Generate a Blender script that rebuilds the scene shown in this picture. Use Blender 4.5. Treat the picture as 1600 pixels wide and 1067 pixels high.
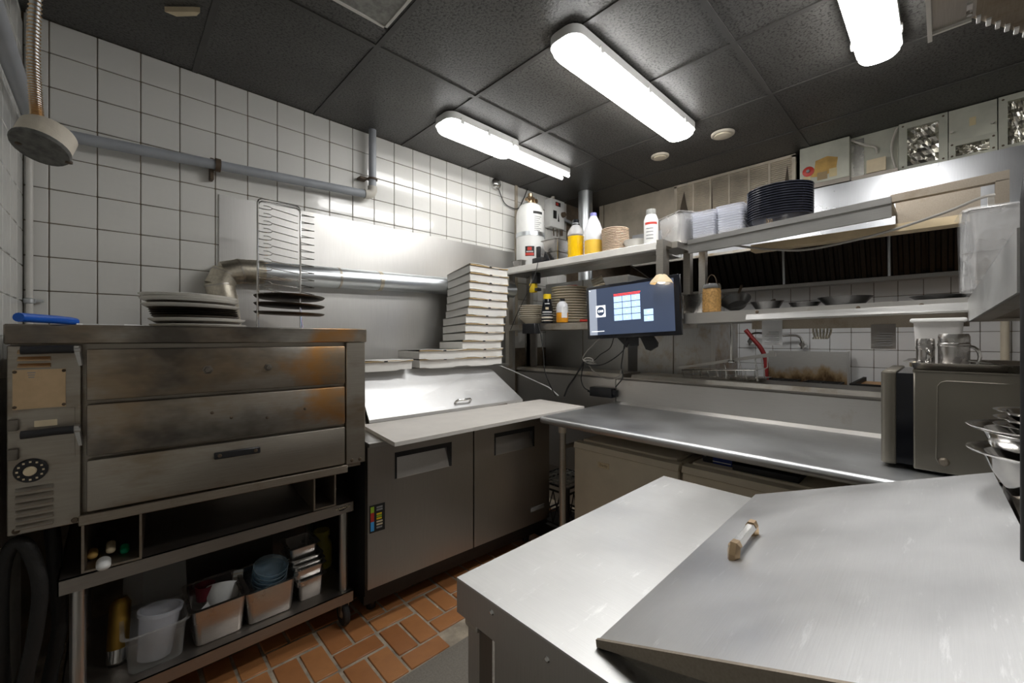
import bpy, bmesh, math, random
from mathutils import Vector, Matrix
random.seed(7)
PI = math.pi
R = math.radians
scene = bpy.context.scene
COL = scene.collection
for o in list(bpy.data.objects):
    bpy.data.objects.remove(o)

# ------------------------------------------------------------------ camera, world, exposure
cam_d = bpy.data.cameras.new('camera'); cam = bpy.data.objects.new('camera', cam_d); COL.objects.link(cam)
cam_d.sensor_width = 36.0; cam_d.lens = 650 / 1600 * 36.0; cam_d.shift_y = -5.5 / 1600
cam_d.clip_start = 0.02
cam.location = (0, 0, 1.38); cam.rotation_euler = (R(90), 0, R(-43.85))
scene.camera = cam
world = bpy.data.worlds.new('world'); scene.world = world; world.use_nodes = True
bgn = world.node_tree.nodes['Background']
bgn.inputs[0].default_value = (1.0, 0.97, 0.93, 1); bgn.inputs[1].default_value = 0.05
vs = scene.view_settings
vs.view_transform = 'Standard'; vs.look = 'None'; vs.gamma = 1.0; vs.use_curve_mapping = False
vs.exposure = 2.1
LAMP = 6.4          # radiance of the fluorescent diffusers

# ------------------------------------------------------------------ materials
M = {}
def _mat(name):
    m = bpy.data.materials.new(name); m.use_nodes = True
    nt = m.node_tree; b = nt.nodes['Principled BSDF']
    M[name] = m
    return m, nt, b
def L(nt, a, b): nt.links.new(a, b)
def mixc(nt, fac, c1, c2):
    n = nt.nodes.new('ShaderNodeMix'); n.data_type = 'RGBA'
    for i, c in ((6, c1), (7, c2)):
        if hasattr(c, 'is_output'): L(nt, c, n.inputs[i])
        else: n.inputs[i].default_value = (*c, 1)
    if hasattr(fac, 'is_output'): L(nt, fac, n.inputs[0])
    else: n.inputs[0].default_value = fac
    return n.outputs[2]
def noise(nt, scale, detail=4, stretch=(1, 1, 1), rough=0.55):
    tc = nt.nodes.new('ShaderNodeTexCoord'); mp = nt.nodes.new('ShaderNodeMapping')
    mp.inputs['Scale'].default_value = stretch
    L(nt, tc.outputs['Object'], mp.inputs[0])
    n = nt.nodes.new('ShaderNodeTexNoise'); n.inputs['Scale'].default_value = scale
    n.inputs['Detail'].default_value = detail; n.inputs['Roughness'].default_value = rough
    L(nt, mp.outputs[0], n.inputs['Vector'])
    return n.outputs['Fac']
def ramp(nt, src, stops):
    r = nt.nodes.new('ShaderNodeValToRGB'); e = r.color_ramp.elements
    while len(e) < len(stops): e.new(0.5)
    for i, (p, c) in enumerate(stops):
        e[i].position = p; e[i].color = (*c, 1) if isinstance(c, tuple) else (c, c, c, 1)
    L(nt, src, r.inputs[0])
    return r.outputs[0]
def bump(nt, b, src, strength, dist=0.01):
    n = nt.nodes.new('ShaderNodeBump'); n.inputs['Strength'].default_value = strength; n.inputs['Distance'].default_value = dist
    L(nt, src, n.inputs['Height']); L(nt, n.outputs[0], b.inputs['Normal'])
def pm(name, col, rough=0.5, metal=0.0, var=0.12, vs_=9.0, bmp=0.0, bs=60.0, trans=0.0, emis=None, est=0.0, alpha=1.0, coat=0.0, ior=1.45):
    m, nt, b = _mat(name)
    f = noise(nt, vs_)
    c2 = tuple(max(0, x * (1 - var)) for x in col); c1 = tuple(min(1, x * (1 + var)) for x in col)
    L(nt, mixc(nt, ramp(nt, f, [(0.3, 0.0), (0.7, 1.0)]), c2, c1), b.inputs['Base Color'])
    b.inputs['Roughness'].default_value = rough; b.inputs['Metallic'].default_value = metal
    b.inputs['Transmission Weight'].default_value = trans; b.inputs['IOR'].default_value = ior
    b.inputs['Coat Weight'].default_value = coat
    if alpha < 1: b.inputs['Alpha'].default_value = alpha
    if bmp: bump(nt, b, noise(nt, bs), bmp)
    if emis: b.inputs['Emission Color'].default_value = (*emis, 1); b.inputs['Emission Strength'].default_value = est
    return m
def steel(name, col=(0.56, 0.55, 0.53), rough=0.3, stretch=(2, 60, 60), var=0.16, smudge=0.25, dirt=None, dirtpos=0.62, scr=None):
    m, nt, b = _mat(name)
    g = noise(nt, 6.0, 3, stretch)
    s = noise(nt, 3.2, 5)
    c = mixc(nt, g, tuple(x * (1 - var) for x in col), tuple(min(1, x * (1 + var)) for x in col))
    if dirt:
        d = noise(nt, 5.5, 8, (1, 1, 1), 0.7)
        c = mixc(nt, ramp(nt, d, [(dirtpos - 0.12, 0.0), (dirtpos + 0.1, 0.85)]), c, dirt)
    if scr:
        q = noise(nt, 26.0, 6, scr, 0.75)
        c = mixc(nt, ramp(nt, q, [(0.60, 0.0), (0.70, 0.65)]), c, tuple(min(1, x * 1.35) for x in col))
        q2 = noise(nt, 1.7, 5, (1, 1, 1), 0.65)
        c = mixc(nt, ramp(nt, q2, [(0.35, 0.35), (0.6, 0.0)]), c, tuple(x * 0.72 for x in col))
    L(nt, c, b.inputs['Base Color'])
    b.inputs['Metallic'].default_value = 1.0
    rr = nt.nodes.new('ShaderNodeMapRange'); rr.inputs[3].default_value = rough * (1 - smudge); rr.inputs[4].default_value = rough * (1 + smudge) + 0.04
    L(nt, s, rr.inputs[0]); L(nt, rr.outputs[0], b.inputs['Roughness'])
    bump(nt, b, g, 0.06, 0.004)
    return m
def glow(name, col, st):
    m, nt, b = _mat(name)
    b.inputs['Base Color'].default_value = (*col, 1)
    f = noise(nt, 3.0)
    L(nt, mixc(nt, f, col, tuple(min(1, x * 1.02) for x in col)), b.inputs['Emission Color'])
    b.inputs['Emission Strength'].default_value = st
    return m

steel('steel_x', stretch=(1.5, 70, 70)); steel('steel_y', stretch=(70, 1.5, 70)); steel('steel_z', stretch=(70, 70, 1.5))
steel('steel_worn', (0.64, 0.64, 0.63), 0.45, (50, 1.5, 50), 0.06, 0.5, scr=(0.35, 1.6, 1))
steel('steel_lid', (0.64, 0.64, 0.64), 0.43, (2, 60, 60), 0.04, 0.45, scr=(0.25, 1.8, 1))
steel('steel_top', (0.62, 0.63, 0.64), 0.40, (60, 2, 60), 0.08, 0.4, scr=(1.6, 0.3, 1))
steel('steel_door', (0.47, 0.445, 0.42), 0.36, (70, 70, 1.2), 0.12, 0.2)
steel('steel_panel', (0.60, 0.59, 0.57), 0.40, (60, 60, 1.5), 0.08, 0.3)
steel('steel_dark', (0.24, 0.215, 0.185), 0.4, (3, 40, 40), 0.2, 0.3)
steel('steel_brown', (0.38, 0.33, 0.27), 0.52, (3, 40, 40), 0.2, 0.3, (0.22, 0.16, 0.1), 0.66)
steel('steel_grease', (0.52, 0.49, 0.44), 0.4, (30, 3, 30), 0.18, 0.3, (0.33, 0.22, 0.1), 0.64)
steel('steel_spot', (0.62, 0.60, 0.57), 0.40, (70, 1.5, 70), 0.08, 0.3, (0.45, 0.38, 0.3), 0.74)
steel('cart_steel', (0.42, 0.385, 0.35), 0.42, (2, 60, 60), 0.14, 0.3)
steel('galvanised', (0.66, 0.69, 0.71), 0.34, (1, 1, 1), 0.14, 0.4)
steel('galv_tape', (0.62, 0.57, 0.47), 0.36, (14, 14, 14), 0.3, 0.5)
steel('foil', (0.74, 0.72, 0.66), 0.25, (9, 9, 9), 0.3, 0.6)
steel('chrome', (0.74, 0.73, 0.71), 0.12, (5, 5, 5), 0.05, 0.2)
steel('pan_steel', (0.58, 0.56, 0.54), 0.26, (6, 6, 30), 0.1, 0.3)
steel('dark_pan', (0.14, 0.12, 0.10), 0.42, (8, 8, 8), 0.35, 0.3, (0.28, 0.20, 0.14), 0.66)
steel('wok', (0.16, 0.16, 0.16), 0.32, (8, 8, 8), 0.2, 0.3)
steel('micro_panel', (0.33, 0.305, 0.26), 0.46, (1, 1, 1), 0.06, 0.2)
steel('filter_steel', (0.10, 0.088, 0.075), 0.5, (20, 20, 2), 0.25, 0.3)
steel('hood_steel', (0.56, 0.57, 0.59), 0.27, (60, 60, 1.5), 0.1, 0.3)
steel('brass', (0.62, 0.45, 0.28), 0.28, (6, 6, 6), 0.15, 0.3)
# oven doors: heat-tinted steel, straw and brown blooms with soot
m, nt, b = _mat('oven_steel')
g = noise(nt, 5.0, 3, (2, 40, 40)); n1 = noise(nt, 2.6, 5, (0.9, 1, 1.5), 0.62); n2 = noise(nt, 2.1, 5, (0.8, 1, 1.4), 0.6)
tc = nt.nodes.new('ShaderNodeTexCoord'); sx_ = nt.nodes.new('ShaderNodeSeparateXYZ'); L(nt, tc.outputs['Object'], sx_.inputs[0])
ad = nt.nodes.new('ShaderNodeMath'); ad.operation = 'MULTIPLY_ADD'; L(nt, n1, ad.inputs[0]); ad.inputs[1].default_value = 0.9; L(nt, sx_.outputs[0], ad.inputs[2])
c = mixc(nt, g, (0.34, 0.315, 0.275), (0.48, 0.445, 0.395))
c = mixc(nt, ramp(nt, n1, [(0.40, 0.0), (0.62, 0.7)]), c, (0.27, 0.175, 0.085))
c = mixc(nt, ramp(nt, n2, [(0.46, 0.0), (0.62, 0.85)]), c, (0.075, 0.066, 0.058))
hm = nt.nodes.new('ShaderNodeMapRange'); hm.inputs[1].default_value = 1.22; hm.inputs[2].default_value = 1.50; L(nt, ad.outputs[0], hm.inputs[0])
c = mixc(nt, ramp(nt, hm.outputs[0], [(0.0, 0.0), (0.55, 0.85), (0.8, 0.6), (1.0, 0.0)]), c, (0.46, 0.22, 0.06))
L(nt, c, b.inputs['Base Color']); b.inputs['Metallic'].default_value = 0.92; b.inputs['Roughness'].default_value = 0.4
bump(nt, b, g, 0.08, 0.004)
steel('rust_steel', (0.55, 0.55, 0.54), 0.38, (3, 20, 1), 0.1, 0.3, (0.36, 0.24, 0.11), 0.60)
m, nt, b = _mat('scorched')
g = noise(nt, 6.0, 3, (30, 2, 30)); n1 = noise(nt, 4.0, 5, (1, 1.6, 1), 0.6)
tc = nt.nodes.new('ShaderNodeTexCoord'); sx_ = nt.nodes.new('ShaderNodeSeparateXYZ'); L(nt, tc.outputs['Object'], sx_.inputs[0])
ad = nt.nodes.new('ShaderNodeMath'); ad.operation = 'MULTIPLY_ADD'; L(nt, n1, ad.inputs[0]); ad.inputs[1].default_value = -0.42; L(nt, sx_.outputs[2], ad.inputs[2])
hm = nt.nodes.new('ShaderNodeMapRange'); hm.inputs[1].default_value = 0.92; hm.inputs[2].default_value = 0.78; L(nt, ad.outputs[0], hm.inputs[0])
c = mixc(nt, g, (0.52, 0.51, 0.48), (0.66, 0.65, 0.62))
c = mixc(nt, ramp(nt, hm.outputs[0], [(0.0, 0.0), (0.5, 0.75), (0.8, 0.85)]), c, (0.42, 0.26, 0.09))
c = mixc(nt, ramp(nt, hm.outputs[0], [(0.55, 0.0), (1.0, 0.9)]), c, (0.09, 0.05, 0.025))
L(nt, c, b.inputs['Base Color']); b.inputs['Metallic'].default_value = 0.8; b.inputs['Roughness'].default_value = 0.42
m, nt, b = _mat('oven_lower')
g = noise(nt, 5.0, 3, (2, 40, 40)); n1 = noise(nt, 2.0, 5, (1.0, 1, 3), 0.6)
c = mixc(nt, g, (0.36, 0.325, 0.275), (0.47, 0.43, 0.37))
c = mixc(nt, ramp(nt, n1, [(0.5, 0.0), (0.68, 0.7)]), c, (0.20, 0.13, 0.065))
L(nt, c, b.inputs['Base Color']); b.inputs['Metallic'].default_value = 0.95; b.inputs['Roughness'].default_value = 0.4
bump(nt, b, g, 0.08, 0.004)
# glazed tile
def tile_mat(name, col):
    m, nt, b = _mat(name)
    f = noise(nt, 2.0); 
    L(nt, mixc(nt, f, tuple(x * 0.96 for x in col), col), b.inputs['Base Color'])
    b.inputs['Roughness'].default_value = 0.16; b.inputs['Coat Weight'].default_value = 0.3
    bump(nt, b, noise(nt, 11.0, 2), 0.09, 0.02)
tile_mat('tile_white', (0.80, 0.79, 0.755)); tile_mat('tile_far', (0.80, 0.80, 0.80)); tile_mat('tile_left', (0.83, 0.83, 0.80))
pm('grout_dark', (0.20, 0.155, 0.11), 0.9, var=0.3); pm('grout_light', (0.6, 0.6, 0.57), 0.9)
pm('grout_floor', (0.42, 0.36, 0.28), 0.92, var=0.35, vs_=14, bmp=0.4)
# ceiling tile: charcoal paint over fissured mineral fibre
m, nt, b = _mat('ceiling_tile')
v = noise(nt, 85.0, 3, (1, 1, 1), 0.7); w = noise(nt, 2.2, 4)
c = mixc(nt, ramp(nt, w, [(0.3, 0.0), (0.7, 1.0)]), (0.062, 0.06, 0.056), (0.105, 0.101, 0.095))
c = mixc(nt, ramp(nt, v, [(0.40, 1.0), (0.50, 0.0)]), c, (0.016, 0.014, 0.012))
L(nt, c, b.inputs['Base Color']); b.inputs['Roughness'].default_value = 0.42
bump(nt, b, v, 0.35, 0.006)
pm('wall_paint', (0.66, 0.64, 0.61), 0.6)
pm('tee_black', (0.065, 0.062, 0.058), 0.4)
# quarry brick
m, nt, b = _mat('floor_brick')
oi = nt.nodes.new('ShaderNodeObjectInfo')
f = noise(nt, 9.0, 5)
c = mixc(nt, oi.outputs['Random'], (0.42, 0.17, 0.06), (0.58, 0.26, 0.095))
c = mixc(nt, ramp(nt, f, [(0.35, 0.0), (0.75, 0.6)]), c, (0.28, 0.115, 0.05))
L(nt, c, b.inputs['Base Color']); b.inputs['Roughness'].default_value = 0.42; bump(nt, b, f, 0.15, 0.01)
m, nt, b = _mat('concrete_mat')
f = noise(nt, 120.0, 4, (1, 1, 1), 0.7)
L(nt, mixc(nt, f, (0.13, 0.115, 0.09), (0.34, 0.31, 0.27)), b.inputs['Base Color']); b.inputs['Roughness'].default_value = 0.85; bump(nt, b, f, 0.5, 0.006)
pm('black_plastic', (0.022, 0.022, 0.024), 0.4); pm('black_soot', (0.018, 0.016, 0.014), 0.75); pm('rubber', (0.035, 0.035, 0.035), 0.65)
pm('black_gloss', (0.012, 0.013, 0.017), 0.12); pm('navy_plastic', (0.022, 0.024, 0.035), 0.2)
pm('white_plastic', (0.82, 0.82, 0.80), 0.4, var=0.04); pm('white_paint', (0.84, 0.84, 0.82), 0.3, var=0.03)
pm('cream_plastic', (0.74, 0.66, 0.52), 0.42, var=0.05); pm('cutting_board', (0.68, 0.645, 0.60), 0.42, var=0.05)
pm('box_white', (0.80, 0.785, 0.75), 0.7, var=0.05); pm('box_kraft', (0.52, 0.38, 0.20), 0.8)
pm('plate_white', (0.80, 0.78, 0.73), 0.22, var=0.04); pm('plate_cream', (0.70, 0.64, 0.53), 0.25, var=0.05); pm('plate_tan', (0.70, 0.56, 0.44), 0.35)
pm('plate_edge', (0.33, 0.22, 0.13), 0.5)
pm('pipe_grey', (0.36, 0.38, 0.41), 0.4, var=0.08); pm('iron_brown', (0.10, 0.07, 0.045), 0.6); pm('fitting', (0.55, 0.52, 0.46), 0.45)
pm('cover_grey', (0.13, 0.13, 0.12), 0.7, var=0.4, vs_=60); pm('box_beige', (0.66, 0.60, 0.50), 0.55, bmp=0.2); pm('box_grey', (0.30, 0.30, 0.28), 0.6, var=0.3, vs_=40)
pm('duct_paint', (0.50, 0.50, 0.42), 0.5, var=0.25, vs_=4); pm('panel_beige', (0.50, 0.44, 0.35), 0.7, var=0.2, vs_=5)
pm('grille_paint', (0.60, 0.53, 0.43), 0.6, var=0.25, vs_=5); pm('soot_line', (0.09, 0.07, 0.05), 0.8)
pm('stain_orange', (0.55, 0.34, 0.10), 0.7, var=0.3); pm('paper_tan', (0.62, 0.52, 0.30), 0.8); pm('stain_tan', (0.36, 0.26, 0.14), 0.7)
pm('red', (0.55, 0.05, 0.035), 0.4); pm('red_hose', (0.30, 0.03, 0.03), 0.4); pm('yellow', (0.86, 0.60, 0.02), 0.4); pm('orange', (0.85, 0.36, 0.02), 0.4)
pm('blue', (0.01, 0.12, 0.60), 0.35); pm('blue_box', (0.008, 0.03, 0.22), 0.45); pm('green', (0.0, 0.35, 0.16), 0.4); pm('lime', (0.35, 0.55, 0.04), 0.4)
pm('sky_blue', (0.08, 0.40, 0.85), 0.4); pm('ivory', (0.74, 0.62, 0.42), 0.4); pm('purple_cap', (0.25, 0.25, 0.6), 0.4)
pm('ink_black', (0.02, 0.02, 0.02), 0.6); pm('ink_grey', (0.30, 0.30, 0.30), 0.6); pm('paper_white', (0.86, 0.86, 0.86), 0.8, var=0.02); pm('paper_grey', (0.42, 0.39, 0.36), 0.8)
pm('glass', (0.92, 0.95, 0.97), 0.05, trans=1.0, ior=1.25, var=0.01); pm('glass_blue', (0.66, 0.82, 0.92), 0.08, trans=0.85, ior=1.3, var=0.03)
pm('clear_plastic', (0.93, 0.94, 0.98), 0.12, alpha=0.3, var=0.02); pm('clear_lid', (0.86, 0.88, 0.95), 0.16, alpha=0.34, var=0.03)
pm('smoke_plastic', (0.55, 0.55, 0.53), 0.15, alpha=0.18, var=0.05); pm('wrap_film', (0.95, 0.95, 0.96), 0.10, alpha=0.2, bmp=0.8, bs=22.0)
pm('jug_plastic', (0.88, 0.90, 0.95), 0.3, alpha=0.72, var=0.03); pm('tub_plastic', (0.88, 0.86, 0.84), 0.4, alpha=0.9, var=0.05)
pm('oil', (0.90, 0.55, 0.01), 0.12, var=0.1); pm('oil_pale', (0.90, 0.58, 0.08), 0.3, var=0.05)
pm('spice', (0.42, 0.24, 0.08), 0.6, var=0.4, vs_=90); pm('red_food', (0.16, 0.02, 0.03), 0.5)
pm('copper_rust', (0.60, 0.30, 0.08), 0.4, var=0.4, vs_=20); pm('cord_grey', (0.36, 0.34, 0.31), 0.5); pm('cord_black', (0.03, 0.03, 0.03), 0.5)
pm('wood_white', (0.75, 0.72, 0.66), 0.6); pm('shade_tan', (0.62, 0.50, 0.32), 0.5); pm('bulb_warm', (1, .85, .6), 0.3, emis=(1, 0.78, 0.48), est=2.5)
steel('can_gold', (0.40, 0.24, 0.05), 0.45, (4, 4, 4)); pm('yellow_jar', (0.40, 0.36, 0.05), 0.4); pm('white_edge', (0.72, 0.70, 0.66), 0.35, var=0.06); pm('hose_black', (0.018, 0.017, 0.016), 0.6, bmp=0.3)
glow('lamp_diffuser', (1.0, 0.985, 0.965), LAMP); glow('lamp_dim', (1.0, 0.985, 0.965), LAMP * 0.42); glow('screen_tile', (0.42, 0.60, 0.95), 0.30); glow('screen_white', (0.92, 0.97, 1.0), 0.36)
glow('screen_dark', (0.045, 0.06, 0.10), 0.2); glow('screen_side', (0.26, 0.29, 0.35), 0.25); glow('screen_red', (0.85, 0.06, 0.06), 0.4)
M['screen_dark'].node_tree.nodes['Principled BSDF'].inputs['Roughness'].default_value = 0.12
M['screen_side'].node_tree.nodes['Principled BSDF'].inputs['Roughness'].default_value = 0.12

# ------------------------------------------------------------------ geometry helpers
class B:
    def __init__(s): s.bm = bmesh.new()
    def box(s, x0, x1, y0, y1, z0, z1, bev=0.0, seg=2):
        r = bmesh.ops.create_cube(s.bm, size=1.0)
        vs = r['verts']
        for v in vs:
            v.co = Vector(((x0 + x1) / 2 + v.co.x * (x1 - x0), (y0 + y1) / 2 + v.co.y * (y1 - y0), (z0 + z1) / 2 + v.co.z * (z1 - z0)))
        if bev:
            es = list({e for v in vs for e in v.link_edges})
            bmesh.ops.bevel(s.bm, geom=es, offset=bev, segments=seg, profile=0.5, affect='EDGES')
        return s
    def hexa(s, pts):
        v = [s.bm.verts.new(p) for p in pts]
        for f in ((3, 2, 1, 0), (4, 5, 6, 7), (0, 1, 5, 4), (1, 2, 6, 5), (2, 3, 7, 6), (3, 0, 4, 7)): s.bm.faces.new([v[i] for i in f])
        return s
    def prism(s, poly, axis, a0, a1):
        def mk(p, a):
            return {'x': (a, p[0], p[1]), 'y': (p[0], a, p[1]), 'z': (p[0], p[1], a)}[axis]
        A = [s.bm.verts.new(mk(p, a0)) for p in poly]; C = [s.bm.verts.new(mk(p, a1)) for p in poly]
        n = len(poly)
        s.bm.faces.new(A[::-1]); s.bm.faces.new(C)
        for i in range(n): s.bm.faces.new((A[i], A[(i + 1) % n], C[(i + 1) % n], C[i]))
        return s
    def lathe(s, prof, c=(0, 0, 0), seg=24, mat=None, sx=1, sy=1):
        rings = []
        for r, z in prof:
            if r < 1e-5: rings.append([s.bm.verts.new((0, 0, z))])
            else: rings.append([s.bm.verts.new((r * sx * math.cos(2 * PI * k / seg), r * sy * math.sin(2 * PI * k / seg), z)) for k in range(seg)])
        allv = [v for q in rings for v in q]
        for a, b_ in zip(rings[:-1], rings[1:]):
            for k in range(seg):
                k2 = (k + 1) % seg
                if len(a) == 1 and len(b_) == 1: continue
                if len(a) == 1: f = (a[0], b_[k], b_[k2])
                elif len(b_) == 1: f = (a[k], a[k2], b_[0])
                else: f = (a[k], a[k2], b_[k2], b_[k])
                try: s.bm.faces.new(f)
                except ValueError: pass
        if mat is not None:
            for v in allv: v.co = mat @ v.co
        for v in allv: v.co += Vector(c)
        return s
    def cyl(s, p0, p1, r0, r1=None, seg=16, cap=True):
        return s.tube([p0, p1], r0, seg, r1, cap)
    def tube(s, pts, r, seg=10, r1=None, cap=True):
        pts = [Vector(p) for p in pts]; n = len(pts); rings = []
        t0 = (pts[1] - pts[0]).normalized()
        up = Vector((0, 0, 1)) if abs(t0.z) < 0.9 else Vector((1, 0, 0))
        nrm = t0.cross(up).normalized()
        for i, p in enumerate(pts):
            if i == 0: t = t0
            elif i == n - 1: t = (pts[-1] - pts[-2]).normalized()
            else: t = ((pts[i] - pts[i - 1]).normalized() + (pts[i + 1] - pts[i]).normalized()).normalized()
            nrm = (nrm - t * nrm.dot(t)).normalized(); bi = t.cross(nrm)
            rr = r if r1 is None else r + (r1 - r) * i / (n - 1)
            rings.append([s.bm.verts.new(p + (nrm * math.cos(2 * PI * k / seg) + bi * math.sin(2 * PI * k / seg)) * rr) for k in range(seg)])
        for a, b_ in zip(rings[:-1], rings[1:]):
            for k in range(seg): s.bm.faces.new((a[k], a[(k + 1) % seg], b_[(k + 1) % seg], b_[k]))
        if cap: s.bm.faces.new(rings[0][::-1]); s.bm.faces.new(rings[-1])
        return s
    def xf(s, mat):
        bmesh.ops.transform(s.bm, matrix=mat, verts=s.bm.verts); return s
def arc(c, r, a0, a1, n, plane='xz'):
    out = []
    for i in range(n + 1):
        a = a0 + (a1 - a0) * i / n; u, v = r * math.cos(a), r * math.sin(a)
        out.append({'xz': (c[0] + u, c[1], c[2] + v), 'yz': (c[0], c[1] + u, c[2] + v), 'xy': (c[0] + u, c[1] + v, c[2])}[plane])
    return out
def smooth_path(pts, n=6):
    P = [Vector(p) for p in pts]; P = [P[0] * 2 - P[1]] + P + [P[-1] * 2 - P[-2]]; out = []
    for i in range(1, len(P) - 2):
        for k in range(n):
            t = k / n; a, b_, c, d = P[i - 1], P[i], P[i + 1], P[i + 2]
            out.append(0.5 * ((2 * b_) + (c - a) * t + (2 * a - 5 * b_ + 4 * c - d) * t * t + (3 * b_ - a - 3 * c + d) * t ** 3))
    out.append(P[-2]); return out
def finish(me, sm):
    if sm:
        me.polygons.foreach_set('use_smooth', [True] * len(me.polygons))
        me.set_sharp_from_angle(angle=R(38))
def obj(name, b, mat, parent=None, sm=True, local=False):
    """links the builder as one mesh object; x, y are in the parent's frame, z is absolute unless local"""
    if parent is not None and not local:
        bmesh.ops.translate(b.bm, vec=(0, 0, -parent['_z']), verts=b.bm.verts)
    bmesh.ops.recalc_face_normals(b.bm, faces=b.bm.faces)
    me = bpy.data.meshes.new(name); b.bm.to_mesh(me); b.bm.free()
    finish(me, sm); me.materials.append(M[mat] if isinstance(mat, str) else mat)
    o = bpy.data.objects.new(name, me); COL.objects.link(o)
    if parent is not None:
        o.parent = parent; o['_z'] = parent['_z']
    return o
def tag(o, label=None, cat=None, group=None, kind=None):
    if label: o['label'] = label
    if cat: o['category'] = cat
    if group: o['group'] = group
    if kind: o['kind'] = kind
    return o
def thing(name, label, cat, loc=(0, 0, 0), rz=0, group=None):
    o = bpy.data.objects.new(name, None); COL.objects.link(o)
    o.location = loc; o.rotation_euler = (0, 0, rz); o.empty_display_size = 0.05
    o['_z'] = loc[2]
    return tag(o, label, cat, group)
def solo(name, b, mat, label, cat, loc=(0, 0, 0), rz=0, group=None, sm=True, rot=None):
    o = obj(name, b, mat, None, sm); o.location = loc; o.rotation_euler = rot or (0, 0, rz); o['_z'] = loc[2]
    return tag(o, label, cat, group)
def struct(name, b, mat, sm=False):
    o = obj(name, b, mat, None, sm); o['_z'] = 0.0; o['kind'] = 'structure'; return o
def dup(root, loc, rz=None, label=None, group=None, rot=None):
    r = root.copy(); COL.objects.link(r); r.location = loc
    if rz is not None: r.rotation_euler = (0, 0, rz)
    if rot is not None: r.rotation_euler = rot
    if label: r['label'] = label
    if group: r['group'] = group
    for ch in list(root.children):
        c = ch.copy(); COL.objects.link(c); c.parent = r
        for g_ in ch.children:
            d = g_.copy(); COL.objects.link(d); d.parent = c
    return r
def share(name, me, parent, loc, scale=(1, 1, 1), rot=(0, 0, 0)):
    o = bpy.data.objects.new(name, me); COL.objects.link(o); o.parent = parent; o.location = loc; o.scale = scale; o.rotation_euler = rot
    o['_z'] = 0.0
    return o
def mesh_of(b, mat, sm=True):
    bmesh.ops.recalc_face_normals(b.bm, faces=b.bm.faces)
    me = bpy.data.meshes.new('piece'); b.bm.to_mesh(me); b.bm.free(); finish(me, sm); me.materials.append(M[mat]); return me
def text(name, txt, size, mat, parent, loc, rot, sx=1.0, depth=0.0006, bold=0.0):
    cu = bpy.data.curves.new(name, 'FONT'); cu.body = txt; cu.size = size; cu.align_x = 'CENTER'; cu.align_y = 'CENTER'; cu.extrude = depth; cu.offset = bold
    cu.resolution_u = 3
    t = bpy.data.objects.new(name + '_tmp', cu); COL.objects.link(t)
    dg = bpy.context.evaluated_depsgraph_get(); me = bpy.data.meshes.new_from_object(t.evaluated_get(dg))
    bpy.data.objects.remove(t); me.materials.clear(); me.materials.append(M[mat])
    o = bpy.data.objects.new(name, me); COL.objects.link(o); o.parent = parent
    o.location = (loc[0], loc[1], loc[2] - parent['_z']); o.rotation_euler = rot; o.scale = (sx, 1, 1); o['_z'] = parent['_z']
    return o
ORD = ['lowest', 'second', 'third', 'fourth', 'fifth', 'sixth', 'seventh', 'eighth', 'ninth', 'tenth', 'eleventh', 'twelfth', 'thirteenth', 'fourteenth']
def nth(k, n, what):
    if k == 0: return 'lowest ' + what
    if k == n - 1: return 'topmost ' + what
    return ORD[k] + ' from the bottom, ' + what
FACE_S = (R(90), 0, 0)            # lettering read from the -Y side
FACE_W = (R(90), 0, R(-90))       # lettering read from the -X side

# ================================================================== THE ROOM
WY = 2.757; LX = -0.278; FXW = 4.72; CZ = 2.79
struct('floor', B().box(LX - 0.1, 4.9, -2.2, 2.9, -0.1, -0.006), 'grout_floor')
floor = bpy.data.objects['floor']
slab = obj('concrete_slab', B().box(LX, 4.8, -2.2, 1.53, -0.05, 0.0), 'concrete_mat', floor); slab['label'] = 'grey gritty concrete patch of floor'
bw = 0.205; g = 0.012
me_h = mesh_of(B().box(0, bw - g, 0, 0.105 - g, -0.03, 0, 0.003, 1), 'floor_brick'); me_v = mesh_of(B().box(0, 0.105 - g, 0, bw - g, -0.03, 0, 0.003, 1), 'floor_brick')
for k in range(-6, 8):
    x0 = 0.895 + k * 0.21; y = 1.535 + ((k * 0.105) % 0.315) - 0.315
    while y < 2.25:
        if y > 1.50: share('brick', me_h, floor, (x0 + g / 2, y + g / 2, random.uniform(-0.0015, 0.0005)))
        for dx in (0, 0.105):
            if y + 0.105 > 1.50: share('brick', me_v, floor, (x0 + dx + g / 2, y + 0.105 + g / 2, random.uniform(-0.0015, 0.0005)))
        y += 0.315
# walls with tiles
def tile_me(w, h, mat, axis):
    b = B()
    if axis == 'y': b.box(0, w, 0, 0.008, 0, h, 0.0025, 1)
    else: b.box(0, 0.008, 0, w, 0, h, 0.0025, 1)
    return mesh_of(b, mat, True)
T = 0.152; TZ = 0.1515; gj = 0.0035
struct('wall_back', B().box(LX - 0.1, 4.9, WY + 0.006, WY + 0.12, 0, 3.0), 'grout_dark'); wall_back = bpy.data.objects['wall_back']
tm = tile_me(T - gj, TZ - gj, 'tile_white', 'y'); tm_top = tile_me(T - gj, 0.139, 'tile_white', 'y'); tm_cut = tile_me(0.072, TZ - gj, 'tile_white', 'y'); tm_cut_top = tile_me(0.072, 0.139, 'tile_white', 'y')
for i in range(-1, 24):
    x = -0.203 + i * T
    for j in range(-2, 8):
        z = 1.588 + j * TZ
        if x > 0.43 and x + T < 2.66 and z + TZ < 2.19: continue
        if x > 3.75: continue
        if i == -1: share('tile', tm_cut if j < 7 else tm_cut_top, wall_back, (LX + 0.001, WY, z + gj / 2))
        else: share('tile', tm if j < 7 else tm_top, wall_back, (x + gj / 2, WY + random.uniform(0, 0.0008), z + gj / 2))
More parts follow.
